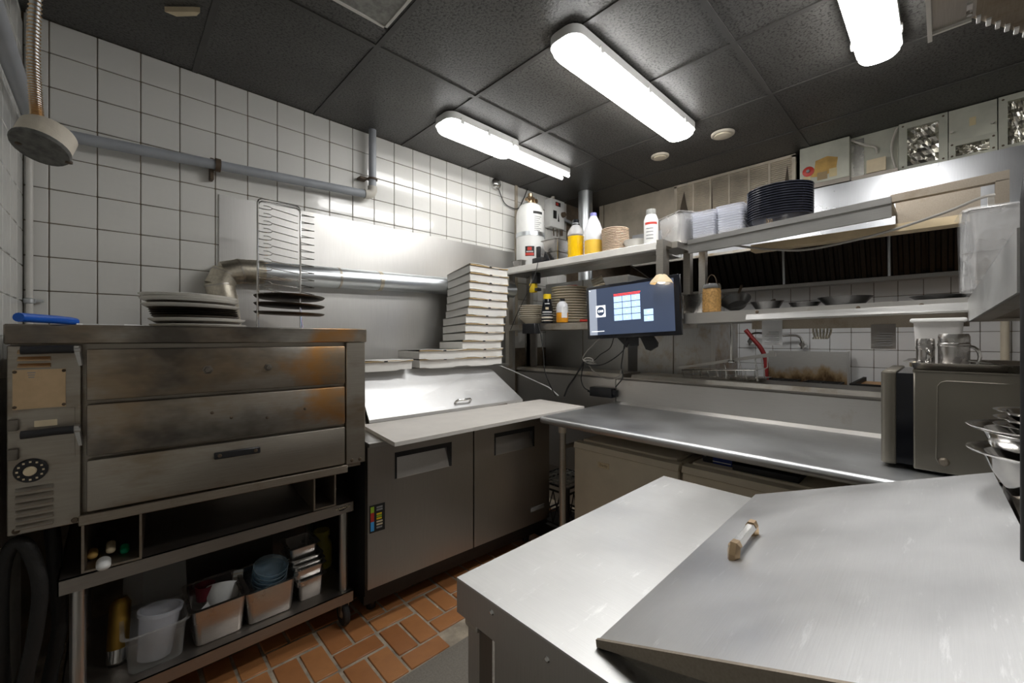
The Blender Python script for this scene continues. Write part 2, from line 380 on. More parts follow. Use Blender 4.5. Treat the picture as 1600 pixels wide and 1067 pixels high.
struct('wall_left', B().box(LX - 0.1, LX - 0.006, -2.2, WY + 0.1, 0, 3.0), 'grout_light'); wall_left = bpy.data.objects['wall_left']
tl = tile_me(T - 0.002, TZ - 0.002, 'tile_left', 'x')
for i in range(6):
    for j in range(-2, 8):
        share('tile', tl, wall_left, (LX - 0.008, WY - 0.004 - (i + 1) * T, 1.54 + j * TZ), (1, 1, 1 if j < 7 else 0.92))
struct('wall_right', B().box(FXW + 0.008, FXW + 0.12, -2.2, WY + 0.1, 0, 3.0), 'grout_dark'); wall_right = bpy.data.objects['wall_right']
tf = tile_me(T - gj, TZ - gj, 'tile_far', 'x')
for i in range(24):
    for j in range(7):
        share('tile', tf, wall_right, (FXW, 0.576 - 9 * T + i * T + gj / 2, 0.975 + j * TZ), (1, 1, 1))
struct('wall_front', B().box(LX - 0.1, 4.9, -1.8, -1.7, 0, 3.0), 'wall_paint')
# ceiling of 2 x 4 ft tiles on a tee grid
struct('ceiling', B().box(LX - 0.1, 4.9, -2.2, 2.9, CZ + 0.02, CZ + 0.1), 'tee_black'); ceiling = bpy.data.objects['ceiling']
ct = mesh_of(B().box(0, 0.606, 0, 1.2, 0, 0.018, 0.002, 1), 'ceiling_tile', False)
xs = [0.924 + 0.61 * k for k in range(-2, 7)]; ys = [1.906 - 1.206 * k for k in range(-1, 4)]
for x in xs:
    for y in ys:
        if y > 1.8: share('ceiling_tile', ct, ceiling, (x + 0.002, y + 0.003, CZ + 0.002), (1, (WY - y) / 1.2, 1))
        else: share('ceiling_tile', ct, ceiling, (x + 0.002, y + 0.003, CZ + 0.002))
tb_y = mesh_of(B().box(-0.012, 0.012, 0, 5.0, 0, 0.006), 'tee_black', False); tb_x = mesh_of(B().box(0, 5.1, -0.012, 0.012, 0, 0.006), 'tee_black', False)
for x in xs: share('tee_bar', tb_y, ceiling, (x, -2.2, CZ - 0.004))
for y in ys: 
    if y < 2.7: share('tee_bar', tb_x, ceiling, (LX, y, CZ - 0.0035))
# stainless splash panel fixed to the tiled wall, corner conduit, edge trim
o = struct('trim_1', B().box(0.421, 2.68, WY - 0.008, WY, 0.05, 2.166), 'steel_panel'); o['label'] = 'brushed stainless splash panel on tiled wall'
o = struct('trim_2', B().box(2.682, 2.712, WY - 0.012, WY, 1.4, 2.79), 'panel_beige'); o['label'] = 'narrow beige edge strip beside the splash panel'

# ------------------------------------------------------------------ ceiling lights
def strip_light(name, label, x0, x1, y0, y1, zt=2.785, zb=2.70, glowing='lamp_diffuser'):
    cx, cy = (x0 + x1) / 2, (y0 + y1) / 2
    t = thing(name, label, 'ceiling light', (cx, cy, zb)); hx, hy = (x1 - x0) / 2, (y1 - y0) / 2
    def loop(dx, dy, r=0.062, n=5):
        p = []
        for cx_, cy_, a0 in ((dx - r, dy - r, 0), (-dx + r, dy - r, PI / 2), (-dx + r, -dy + r, PI), (dx - r, -dy + r, 1.5 * PI)):
            for k in range(n + 1): p.append((cx_ + r * math.cos(a0 + k * PI / 2 / n), cy_ + r * math.sin(a0 + k * PI / 2 / n)))
        return p
    obj('housing', B().prism(loop(hx, hy), 'z', zb + 0.042, zt), 'white_plastic', t)
    d = B(); rings = []
    for q, z in ((1.0, zb + 0.041), (0.97, zb + 0.02), (0.86, zb + 0.004), (0.7, zb)):
        rings.append([d.bm.verts.new((x * (1 - (1 - q) * 0.25) - 0, y * q, z)) for x, y in loop(hx - 0.006, hy - 0.006)])
    for a, b_ in zip(rings[:-1], rings[1:]):
        for k in range(24): d.bm.faces.new((a[k], a[(k + 1) % 24], b_[(k + 1) % 24], b_[k]))
    d.bm.faces.new(rings[-1]); d.bm.faces.new(rings[0][::-1])
    obj('diffuser', d, glowing, t)
    for k in range(3):
        for s in (-1, 1):
            obj('clip', B().box(-hx * 0.7 + k * hx * 0.7 - 0.012, -hx * 0.7 + k * hx * 0.7 + 0.012, s * hy - 0.008, s * hy + 0.008, zb + 0.025, zb + 0.06, 0.003, 1), 'white_plastic', t)
    return t
strip_light('strip_light', 'short glowing strip light on the ceiling beside the tiled wall', 1.49, 2.12, 2.10, 2.30, glowing='lamp_dim')
strip_light('strip_light', 'long glowing strip light on the ceiling between the two round vents and tiled wall', 1.47, 2.78, 1.125, 1.305)
strip_light('strip_light', 'long glowing strip light on the ceiling beside the hanging metal hatch', 1.40, 2.69, 0.135, 0.30)
t = thing('tube_light', 'bare twin tube light on the ceiling running on from the short strip light', 'ceiling light', (2.43, 2.2, 2.70))
obj('housing', B().box(-0.3, 0.31, -0.05, 0.05, 2.745, 2.788, 0.004, 1), 'white_plastic', t)
for s in (-1, 1): obj('tube', B().cyl((-0.3, s * 0.035, 2.725), (0.3, s * 0.035, 2.725), 0.013), 'lamp_dim', t)
for (x, y, lab, r) in ((3.03, 1.06, 'round beige ceiling vent with flat disc next to a grid line', 0.07), (3.05, 1.525, 'round ribbed ceiling vent between disc vent and vertical duct', 0.062)):
    t = thing('ceiling_vent', lab, 'vent', (x, y, 2.75), 0)
    obj('rim', B().lathe([(r * 0.72, 2.786), (r * 1.06, 2.787), (r * 1.06, 2.778), (r * 0.95, 2.772), (r * 0.72, 2.776)], (0, 0, 0), 28), 'box_beige', t)
    obj('disc', B().lathe([(0, 2.775), (r * 0.74, 2.778), (r * 0.74, 2.766), (r * 0.4, 2.762), (0, 2.76)], (0, 0, 0), 28), 'cream_plastic', t)
t = thing('light_troffer', 'flat grey lens panel set in the ceiling near the tiled wall', 'ceiling light', (0.60, 1.42, 2.77))
obj('lens', B().box(-0.28, 0.28, -0.30, 0.32, 2.780, 2.788), 'box_grey', t)
obj('frame', B().box(0.28, 0.292, -0.3, 0.332, 2.774, 2.79).box(-0.292, -0.28, -0.3, 0.332, 2.774, 2.79).box(-0.292, 0.292, 0.32, 0.332, 2.774, 2.79), 'white_edge', t)
# hanging hatch, top right: folded sheet with torn pale edge
t = thing('ceiling_hatch', 'hanging sheet metal hatch with white torn edge under the ceiling', 'hatch', (2.3, -0.1, 2.60))
obj('lip', B().box(-0.5, 0.055, 0.135, 0.148, 2.56, 2.60).box(0.05, 0.062, 0.03, 0.148, 2.585, 2.60), 'white_edge', t)
obj('panel', B().box(-0.5, 0.05, 0.02, 0.136, 2.596, 2.604), 'steel_x', t)
obj('flap', B().prism([(-0.5, 0.03), (0.055, 0.03), (0.5, -0.21), (0.5, -0.4), (-0.5, -0.4)], 'z', 2.597, 2.61), 'steel_brown', t)
e = B()
for k in range(9):
    x = 0.055 + k * 0.049; y = 0.03 - k * 0.0265
    e.box(x, x + 0.047, y - 0.022 - random.uniform(0, .004), y - 0.013, 2.590, 2.598)
obj('torn_edge', e, 'paper_white', t)
obj('rod', B().cyl((-0.2, -0.05, 2.6), (-0.2, -0.05, 2.79), 0.006, seg=8).cyl((0.3, -0.25, 2.6), (0.3, -0.25, 2.79), 0.006, seg=8), 'steel_x', t)
obj('latch', B().box(-0.06, 0.0, 0.03, 0.045, 2.588, 2.6).cyl((0.0, 0.037, 2.58), (0.0, 0.037, 2.6), 0.008, seg=8), 'chrome', t)
e = B().prism([(0.16, 2.30), (0.25, 2.215), (0.27, 2.20), (0.262, 2.235), (0.20, 2.30)], 'z', 2.768, 2.79)
solo('ceiling_bracket', e, 'ivory', 'small broken cream bracket stuck on the dark ceiling', 'bracket')

# ------------------------------------------------------------------ pipes on the tiled wall and by the corner
t = thing('water_pipe', 'grey painted pipe with elbow running along tiled wall up to ceiling', 'pipe', (-0.22, 2.69, 2.25))
X0, Y0 = -0.22, 2.69
def rel(p, q): return [(a[0] - q[0], a[1] - q[1], a[2]) for a in p]
obj('pipe_run', B().tube(rel([(-0.19, 2.69, 2.272), (1.235, 2.69, 2.345)], (X0, Y0)), 0.0255, 16), 'pipe_grey', t)
obj('riser', B().tube(rel([(1.272, 2.69, 2.385), (1.272, 2.69, 2.79)], (X0, Y0)), 0.0245, 16), 'pipe_grey', t)
obj('elbow', B().tube(rel([(1.215, 2.69, 2.344), (1.24, 2.69, 2.346), (1.262, 2.69, 2.357), (1.272, 2.69, 2.38), (1.272, 2.69, 2.405)], (X0, Y0)), 0.031, 16), 'fitting', t)
obj('side_run', B().tube(rel([(-0.235, 0.6, 2.33), (-0.235, 1.9, 2.27), (-0.235, 2.62, 2.262)], (X0, Y0)), 0.0255, 14), 'pipe_grey', t)
obj('corner_elbow', B().tube(rel([(-0.235, 2.58, 2.262), (-0.233, 2.65, 2.263), (-0.222, 2.68, 2.266), (-0.18, 2.69, 2.272)], (X0, Y0)), 0.032, 14), 'pipe_grey', t)
for x, z in ((0.405, 2.302),):
    obj('clamp', B().lathe([(0.029, -0.012), (0.034, -0.012), (0.034, 0.012), (0.029, 0.012), (0.029, -0.012)], (x - X0, 2.69 - Y0, z), 20, Matrix.Rotation(R(90), 4, 'Y')).box(x - X0 - 0.03, x - X0 - 0.012, 0.02, 0.066, z - 0.075, z + 0.04, 0.003, 1), 'iron_brown', t)
obj('clamp', B().lathe([(0.027, -0.006), (0.033, -0.006), (0.033, 0.006), (0.027, 0.006), (0.027, -0.006)], (1.272 - X0, 0, 2.455), 20).box(1.19 - X0, 1.245 - X0, 0.01, 0.066, 2.447, 2.463, 0.003, 1), 'iron_brown', t)
t = thing('conduit_box', 'round beige junction box hanging from a ribbed flexible conduit', 'junction box', (-0.102, 1.30, 1.75))
tilt = Matrix.Rotation(R(15), 4, 'Y') @ Matrix.Rotation(R(-22), 4, 'X')
obj('body', B().lathe([(0, 0.028), (0.041, 0.028), (0.044, 0.024), (0.044, -0.016), (0, -0.016)], (0, 0, 1.79), 28, tilt), 'box_beige', t)
obj('cover', B().lathe([(0, -0.0165), (0.046, -0.0165), (0.046, -0.02), (0.044, -0.024), (0, -0.024)], (0, 0, 1.79), 28, tilt), 'cover_grey', t)
sp = B(); pts = smooth_path([(-0.008, 0.0, 1.81), (-0.012, 0.0, 1.87), (-0.016, 0.01, 1.98), (-0.012, 0.02, 2.15), (0.0, 0.02, 2.45), (0.0, 0.02, 2.79)], 6)
sp.tube(pts, 0.0085, 10)
obj('conduit', sp, 'galvanised', t)
rb = B(); full = smooth_path(pts, 3)
acc = 0; last = full[0]
for p in full[1:]:
    seg = (p - last).length; n = max(1, int(seg / 0.007))
    for k in range(n):
        q = last + (p - last) * k / n
        if q.z < 2.2: rb.lathe([(0.0085, -0.002), (0.011, 0), (0.0085, 0.002)], q, 8)
    last = p
obj('ribs', rb, 'brass', t)
for s in (-1, 1): obj('screw', B().lathe([(0, -0.028), (0.006, -0.027), (0.006, -0.022), (0, -0.022)], tilt @ Vector((0.036 * s, 0, 0)) + Vector((0, 0, 1.79)), 10), 'iron_brown', t)
t = thing('corner_conduit', 'thin pale conduit running up the tiled corner with pipe clip', 'conduit', (-0.258, 2.737, 1.0))
obj('tube', B().cyl((0, 0, 1.0), (0, 0, 2.79), 0.011, seg=12), 'white_edge', t)
obj('clip', B().lathe([(0.012, 1.528), (0.019, 1.532), (0.019, 1.548), (0.012, 1.552)], (0, 0, 0), 12).box(0.012, 0.04, 0.0, 0.012, 1.535, 1.547), 'galvanised', t)
t = thing('alarm_bell', 'small round metal alarm on the tiled wall with trailing wire', 'alarm', (2.44, 2.75, 2.68))
rx = Matrix.Rotation(R(90), 4, 'X')
obj('dome', B().lathe([(0, 0.045), (0.02, 0.045), (0.038, 0.032), (0.05, 0.01), (0.05, 0), (0, 0)], (0, 0, 2.735), 24, rx), 'chrome', t)
obj('centre', B().lathe([(0, 0.056), (0.014, 0.054), (0.016, 0.044), (0, 0.044)], (0, 0, 2.735), 16, rx), 'box_grey', t)
obj('wire', B().tube(smooth_path([(0.03, -0.008, 2.70), (0.09, -0.01, 2.60), (0.17, -0.01, 2.57), (0.27, -0.012, 2.58), (0.34, -0.01, 2.68), (0.38, -0.01, 2.76), (0.40, -0.01, 2.79)], 5), 0.004, 6), 'cord_black', t)

# ================================================================== DECK OVEN ON ITS CART
ov = thing('pizza_oven', 'brown heat-stained steel deck oven with three drop doors and side controls', 'oven', (-0.228, 1.955, 0.60), R(-4))
obj('body', B().box(0.012, 1.068, 0.02, 0.66, 0.785, 1.362), 'oven_lower', ov)
obj('top_panel', B().box(-0.006, 1.086, -0.014, 0.68, 1.361, 1.4226, 0.004, 1), 'oven_steel', ov)
obj('side_panel', B().box(1.062, 1.08, 0.05, 0.66, 0.785, 1.361), 'oven_lower', ov); obj('side_panel', B().box(0.0, 0.014, 0.03, 0.66, 0.785, 1.361), 'oven_lower', ov)
cp = obj('control_panel', B().box(0.0, 0.156, -0.008, 0.022, 0.783, 1.357, 0.003, 1), 'oven_lower', ov)
d1 = obj('door', B().box(0.169, 0.986, -0.022, 0.02, 1.176, 1.344, 0.006), 'oven_steel', ov); d1['label'] = 'top deck door with orange heat bloom'
d2 = obj('door', B().box(0.169, 0.986, -0.02, 0.02, 0.995, 1.163, 0.006), 'oven_steel', ov)
d3 = obj('door', B().box(0.169, 0.986, -0.02, 0.02, 0.815, 0.982, 0.006), 'oven_lower', ov)
obj('corner_post', B().box(0.994, 1.08, -0.01, 0.05, 0.805, 1.36, 0.003, 1), 'oven_lower', ov)
for x in (1.02, 1.055): obj('rivet', B().lathe([(0, 0.006), (0.006, 0.004), (0.008, 0), (0, 0)], (x, -0.01, 0.822), 10, rx), 'iron_brown', ov)
obj('sill', B().box(0.15, 1.0, -0.014, 0.05, 0.772, 0.806, 0.003, 1), 'steel_brown', ov)
for z in (1.343, 1.091):
    h = obj('lever_handle', B().tube([(0.035, -0.05, z), (0.05, -0.05, z), (0.10, -0.05, z + 0.002), (0.145, -0.05, z + 0.002)], 0.0125, 12), 'black_plastic', ov)
    obj('lever_arm', B().prism([(0.142, z + 0.012), (0.156, z + 0.012), (0.163, z - 0.05), (0.156, z - 0.05)], 'y', -0.056, -0.022).cyl((0.147, -0.05, z), (0.16, -0.05, z), 0.009, seg=10), 'steel_x', h)
ph = obj('pull_handle', B().box(0.505, 0.655, -0.034, -0.02, 0.925, 0.95, 0.003, 1), 'black_plastic', d3)
for x in (0.522, 0.638): obj('bolt', B().lathe([(0, 0.004), (0.006, 0.003), (0.007, 0), (0, 0)], (x, -0.034, 0.938), 10, rx), 'iron_brown', d3)
for x, r in ((0.487, 0.017), (0.683, 0.015)):
    obj('bolt', B().lathe([(0, 0.014), (r * 0.6, 0.013), (r * 0.7, 0.006), (r, 0.005), (r, 0), (0, 0)], (x, -0.022, 1.262), 6, rx), 'steel_dark', d1)
for x, z in ((0.50, 1.10), (0.56, 1.075), (0.68, 1.06), (0.82, 1.08)):
    obj('dent', B().lathe([(0, 0.002), (0.005, 0.001), (0.006, 0), (0, 0)], (x, -0.02, z), 8, rx), 'iron_brown', d2)
for k in range(6):
    z = 0.802 + k * 0.0225
    obj('louver', B().prism([(-0.006, z + 0.012), (-0.02, z), (-0.018, z - 0.003), (-0.006, z - 0.003)], 'x', 0.017, 0.095), 'oven_lower', cp)
for k in range(3):
    z = 1.292 + k * 0.021
    obj('louver', B().prism([(-0.006, z + 0.012), (-0.018, z), (-0.016, z - 0.003), (-0.006, z - 0.003)], 'x', 0.022, 0.09), 'brass', cp)
npl = obj('name_plate', B().box(0.012, 0.122, -0.011, -0.008, 1.163, 1.283), 'brass', cp)
for k, w_ in ((0, .016), (1, .014), (2, .012)): obj('print', B().box(0.05 - w_ / 2, 0.05 + w_ / 2, -0.0118, -0.0108, 1.272 - k * .007, 1.275 - k * .007), 'ink_grey', npl)
for x in (0.016, 0.118):
    for z in (1.17, 1.277): obj('rivet', B().lathe([(0, 0.004), (0.004, 0.003), (0.005, 0), (0, 0)], (x, -0.011, z), 8, rx), 'iron_brown', npl)
obj('access_door', B().box(0.022, 0.142, -0.012, -0.008, 1.0, 1.158), 'oven_lower', cp)
obj('paper_strip', B().box(0.056, 0.104, -0.0135, -0.012, 1.106, 1.125), 'ivory', cp)
for z in (1.118, 1.03): obj('latch', B().box(0.003, 0.026, -0.026, -0.008, z - 0.017, z + 0.017, 0.004), 'steel_dark', cp)
dl = obj('dial', B().lathe([(0, 0.012), (0.033, 0.012), (0.036, 0.008), (0.036, 0), (0, 0)], (0.049, -0.008, 0.975), 28, rx), 'black_plastic', cp)
dk = obj('knob', B().lathe([(0, 0.026), (0.012, 0.026), (0.014, 0.02), (0.014, 0.012), (0, 0.012)], (0.049, -0.008, 0.975), 18, rx), 'ivory', cp)
for x in (0.018, 0.142): obj('rivet', B().lathe([(0, 0.006), (0.007, 0.004), (0.009, 0), (0, 0)], (x, -0.008, 0.795), 10, rx), 'iron_brown', cp)
tk = B()
for k in range(12):
    a = k * PI / 6; tk.box(0.049 + 0.027 * math.cos(a) - .0025, 0.049 + 0.027 * math.cos(a) + .0025, -0.0212, -0.0198, 0.975 + 0.027 * math.sin(a) - .0025, 0.975 + 0.027 * math.sin(a) + .0025)
obj('dial_marks', tk, 'ivory', cp)
# hollow channels the oven stands on
def channel(parent, x0, x1, y0, y1, z0, z1, th=0.007):
    b = B().box(x0, x1, y0, y1, z0, z0 + th).box(x0, x1, y0, y1, z1 - th, z1).box(x0, x0 + th, y0, y1, z0 + th, z1 - th).box(x1 - th, x1, y0, y1, z0 + th, z1 - th)
    return obj('support_channel', b, 'steel_brown', parent, False)
channel(ov, 0.152, 0.302, 0.03, 0.56, 0.601, 0.779); channel(ov, 0.878, 0.975, 0.075, 0.56, 0.601, 0.779)

ct_ = thing('equipment_cart', 'low two-tier steel cart on casters under the pizza oven', 'cart', (-0.128, 1.97, 0.0))
def shelf_b(z): return B().box(0, 0.966, 0, 0.57, z - 0.004, z).box(0, 0.966, 0, 0.004, z - 0.05, z).box(0, 0.966, 0.566, 0.57, z - 0.05, z).box(0, 0.004, 0, 0.57, z - 0.05, z).box(0.962, 0.966, 0, 0.57, z - 0.05, z)
top = obj('top_shelf', shelf_b(0.60), 'cart_steel', ct_, False); obj('lower_shelf', shelf_b(0.17), 'cart_steel', ct_, False)
for x in (0.045, 0.932):
    for y in (0.04, 0.53):
        obj('post', B().cyl((x, y, 0.165), (x, y, 0.597), 0.0205, seg=18), 'steel_z', ct_)
        c = obj('caster', B().box(x - 0.03, x + 0.03, y - 0.03, y + 0.03, 0.112, 0.124).prism([(y - 0.02, 0.118), (y + 0.03, 0.118), (y + 0.008, 0.045), (y - 0.008, 0.045)], 'x', x - 0.02, x - 0.015).prism([(y - 0.02, 0.118), (y + 0.03, 0.118), (y + 0.008, 0.045), (y - 0.008, 0.045)], 'x', x + 0.015, x + 0.02), 'steel_grease', ct_)
        wr = Matrix.Rotation(R(90), 4, 'Y')
        obj('wheel', B().lathe([(0.02, -0.012), (0.05, -0.014), (0.055, -0.008), (0.055, 0.008), (0.05, 0.014), (0.02, 0.012), (0.02, -0.012)], (x, y, 0.055), 24, wr), 'rubber', c)
        obj('hub', B().lathe([(0, -0.019), (0.012, -0.018), (0.024, -0.01), (0.024, 0.01), (0.012, 0.018), (0, 0.019)], (x, y, 0.055), 16, wr), 'steel_x', c)
obj('emblem', B().prism([(0.875, 0.584), (0.95, 0.584), (0.93, 0.572), (0.915, 0.566), (0.90, 0.566)], 'y', -0.0015, 0.001), 'ink_black', top)
text('lettering', 'VOLLRATH', 0.014, 'ivory', top, (0.912, -0.0016, 0.578), FACE_S, 0.95, 0.0004)

# utensil handles poking out of the left channel
def capsule(L_, r, flat=1.0):
    pr = [(0, 0)] + [(r * math.sin(a), r - r * math.cos(a)) for a in [k * PI / 10 for k in range(1, 6)]] + [(r, L_ - r)] + [(r * math.cos(a), L_ - r + r * math.sin(a)) for a in [k * PI / 10 for k in range(1, 5)]] + [(0, L_)]
    return B().lathe(pr, (0, 0, 0), 16, None, 1, flat)
for (x, y, z, L_, r, mt, lab) in ((-0.022, 1.948, 0.630, 0.07, 0.019, 'white_plastic', 'white plastic handle end poking out of the oven channel'), (-0.004, 2.02, 0.646, 0.08, 0.013, 'ivory', 'ivory handle end inside the oven channel'),
                         (0.032, 2.03, 0.628, 0.06, 0.013, 'green', 'green handle end inside the oven channel'), (-0.050, 2.03, 0.640, 0.06, 0.014, 'stain_orange', 'brown wooden handle end inside the oven channel')):
    t = thing('utensil', lab, 'utensil', (x, y, z - r)); t.rotation_euler = (R(-86), R(8), 0)
    obj('handle', capsule(L_, r, 0.8), mt, t, True, True)
    if mt == 'white_plastic': obj('collar', B().lathe([(0.009, 0.06), (0.013, 0.064), (0.012, 0.12), (0, 0.12)], (0, 0, 0), 14), 'glass', t, True, True)
    else: obj('blade', B().box(-0.012, 0.012, -0.001, 0.001, L_ - 0.01, L_ + 0.1), 'steel_x', t, True, True)

# ------------------------------------------------------------------ pans and containers on the cart's lower shelf
def pan_b(w, d, h, lip=0.01, taper=0.86, th=0.0016, z0=0.0):
    """open food pan: rounded rectangle shell with rolled lip, base at z0"""
    def rr(hw, hd, r, z, n=4):
        p = []
        for cx, cy, a0 in ((hw - r, hd - r, 0), (-hw + r, hd - r, PI / 2), (-hw + r, -hd + r, PI), (hw - r, -hd + r, 1.5 * PI)):
            for k in range(n + 1): a = a0 + k * PI / 2 / n; p.append((cx + r * math.cos(a), cy + r * math.sin(a), z))
        return p
    b = B(); r = min(w, d) * 0.14
    prof = [(taper * 0.93, 0.0), (taper, h * 0.05), (0.965, h * 0.94), (0.97, h), (1.0 + lip * 2 / min(w, d), h), (1.0 + lip * 2 / min(w, d), h - 0.004), (0.965, h - 0.004)]
    inner = [(0.955, h * 0.94), (taper * 0.985, h * 0.05 + th), (taper * 0.91, th)]
    R_ = []
    for s_, z in prof[:5] : R_.append([b.bm.verts.new(p) for p in rr(w / 2 * s_, d / 2 * s_, r * s_, z0 + z)])
    Rin = [[b.bm.verts.new(p) for p in rr(w / 2 * s_, d / 2 * s_, r * s_, z0 + z)] for s_, z in [(0.96, h - 0.001)] + inner]
    n = len(R_[0])
    def br(A, C):
        for k in range(n): b.bm.faces.new((A[k], A[(k + 1) % n], C[(k + 1) % n], C[k]))
    for A, C in zip(R_[:-1], R_[1:]): br(A, C)
    br(R_[-1], Rin[0])
    for A, C in zip(Rin[:-1], Rin[1:]): br(A, C)
    b.bm.faces.new(R_[0][::-1]); b.bm.faces.new(Rin[-1])
    return b
SZ = 0.170
solo('food_pan', pan_b(0.18, 0.20, 0.145), 'smoke_plastic', 'clear plastic food pan holding a deli tub on lower cart shelf', 'food pan', (0.118, 2.095, SZ))
solo('deli_tub', B().lathe([(0, 0.002), (0.052, 0.002), (0.064, 0.155), (0.07, 0.156), (0.07, 0.168), (0.062, 0.168), (0.051, 0.006), (0, 0.006)], (0, 0, 0), 28), 'clear_lid', 'translucent deli tub standing tilted in the clear plastic pan', 'tub', (0.115, 2.085, SZ + 0.004), rot=(R(-4), R(7), 0))
solo('acrylic_sheet', B().box(-0.10, 0.10, -0.003, 0.003, 0, 0.30, 0.002, 1), 'smoke_plastic', 'clear plastic sheet leaning behind the clear food pan', 'lid', (0.13, 2.215, SZ), rot=(R(-14), 0, 0))
solo('food_pan', pan_b(0.185, 0.24, 0.155), 'pan_steel', 'steel food pan with white scoop on lower cart shelf', 'food pan', (0.312, 2.12, SZ))
t = thing('scoop', 'white plastic scoop with round bowl lying in a steel pan', 'scoop', (0.32, 2.10, SZ + 0.012)); t.rotation_euler = (R(-38), 0, R(-20))
obj('bowl', B().lathe([(0, 0), (0.045, 0.012), (0.06, 0.045), (0.063, 0.09), (0.059, 0.09), (0.056, 0.047), (0.042, 0.016), (0, 0.005)], (0, 0, 0.06), 24), 'white_plastic', t, True, True)
obj('handle', B().box(0.03, 0.07, -0.004, 0.004, 0.13, 0.20, 0.003, 1), 'white_plastic', t, True, True)
for k in range(4): obj('rib', B().box(0.032, 0.068, -0.0055, 0.0055, 0.14 + k * 0.014, 0.144 + k * 0.014), 'cream_plastic', t, True, True)
obj('wedge', B().prism([(-0.08, 0.05), (-0.02, 0.06), (-0.02, 0.12)], 'y', -0.03, -0.02), 'white_plastic', t, True, True)
solo('red_cup', B().lathe([(0, 0), (0.03, 0), (0.036, 0.06), (0.034, 0.06), (0.028, 0.004), (0, 0.004)], (0, 0, 0), 20), 'red_food', 'dark red cup at the back of the scoop pan', 'cup', (0.285, 2.185, SZ + 0.10))
solo('food_pan', pan_b(0.20, 0.24, 0.15), 'pan_steel', 'steel food pan holding glass bowls on lower cart shelf', 'food pan', (0.495, 2.12, SZ))
for k in range(4):
    b = B().lathe([(0, 0), (0.035, 0.0), (0.058, 0.022), (0.07, 0.055), (0.067, 0.055), (0.055, 0.024), (0.034, 0.004), (0, 0.004)], (0, 0, 0), 28)
    solo('glass_bowl', b, 'glass_blue', nth(k, 4, 'pale blue glass bowl nested in a steel pan'), 'bowl', (0.495 + k * 0.003, 2.09, SZ + 0.098 + k * 0.017), 0, 'glass bowls nested in the steel pan', rot=(R(16), R(6), 0))
zz = SZ
for k, (w_, d_, h_) in enumerate(((0.115, 0.13, 0.10), (0.125, 0.14, 0.09), (0.13, 0.145, 0.08), (0.13, 0.145, 0.075), (0.12, 0.135, 0.075))):
    solo('steel_insert', pan_b(w_, d_, h_), 'pan_steel', nth(k, 5, 'small steel insert pan in the tower beside the glass bowls'), 'food pan', (0.668 - k * 0.006, 2.10 + k * 0.006, zz), 0, 'nested steel insert pans')
    zz += (0.062, 0.03, 0.028, 0.052, 0)[k]
t = thing('yellow_jar', 'dull yellow jar behind the tower of steel inserts', 'jar', (0.80, 2.29, SZ))
obj('body', B().lathe([(0, 0.17), (0.045, 0.17), (0.05, 0.18), (0.05, 0.29), (0.034, 0.32), (0.034, 0.34), (0, 0.34)], (0, 0, 0), 24), 'yellow_jar', t); obj('lid', B().lathe([(0, 0.362), (0.038, 0.362), (0.04, 0.355), (0.04, 0.335), (0, 0.335)], (0, 0, 0), 24), 'yellow_jar', t)
t = thing('spray_can', 'gold can with silver base lying against the cart post', 'can', (0.012, 2.14, SZ)); t.rotation_euler = (R(-14), R(3), 0)
obj('base', B().lathe([(0, 0.002), (0.026, 0.0), (0.031, 0.006), (0.032, 0.05), (0, 0.05)], (0, 0, 0), 22), 'chrome', t, True, True); obj('can_body', B().lathe([(0.0315, 0.05), (0.0315, 0.20), (0.02, 0.22), (0, 0.22)], (0, 0, 0), 22), 'can_gold', t, True, True)
solo('backing_sheet', B().box(0.10, 0.62, 2.50, 2.506, SZ, 0.50), 'steel_dark', 'dull steel sheet standing at the back of the lower cart shelf', 'sheet')
t = thing('steam_hose', 'thick black rubber hose looping down beside the oven', 'hose', (-0.2, 1.9, 0.0))
obj('hose', B().tube(smooth_path([(0.02, 0.10, 0.0), (0.0, 0.09, 0.25), (0.025, 0.08, 0.45), (0.035, 0.08, 0.60), (0.01, 0.09, 0.72), (-0.02, 0.10, 0.74), (-0.045, 0.11, 0.66), (-0.05, 0.12, 0.45), (-0.045, 0.14, 0.2), (-0.04, 0.15, 0.0)], 6), 0.019, 14), 'hose_black', t)
t = thing('steam_hose', 'black rubber hose hanging straight beside the looped hose', 'hose', (-0.14, 2.1, 0.0))
obj('hose', B().tube(smooth_path([(-0.01, 0.0, 0.775), (0.0, 0.0, 0.6), (0.01, 0.0, 0.4), (-0.015, 0.0, 0.2), (-0.01, 0.0, 0.0)], 5), 0.02, 14), 'hose_black', t)

# ------------------------------------------------------------------ things on top of the oven
OT = 1.4226
prof_w = [(0, 0.0), (0.14, 0.0), (0.158, 0.002), (0.172, 0.011), (0.174, 0.015), (0.170, 0.0165), (0.13, 0.0085), (0, 0.006)]
prof_b = [(0, 0.0), (0.138, 0.0), (0.146, 0.003), (0.158, 0.010), (0.156, 0.0112), (0.143, 0.005), (0, 0.003)]
me_w = B().lathe(prof_w, (0, 0, 0), 40); me_b = B().lathe(prof_b, (0, 0, 0), 40)
pw = solo('dinner_plate', me_w, 'plate_white', 'white dinner plate stacked with black pans on the oven', 'plate', (0.27, 2.30, OT), 0, 'white plates stacked on the oven')
pb = solo('pizza_pan', me_b, 'dark_pan', 'black round pizza pan stacked between white plates on the oven', 'pan', (0.27, 2.30, OT), 0, 'black pans stacked on the oven')
z = OT; seq = 'wbwbbbbbwbww'
first = {'w': True, 'b': True}; cnt = {'w': 0, 'b': 0}
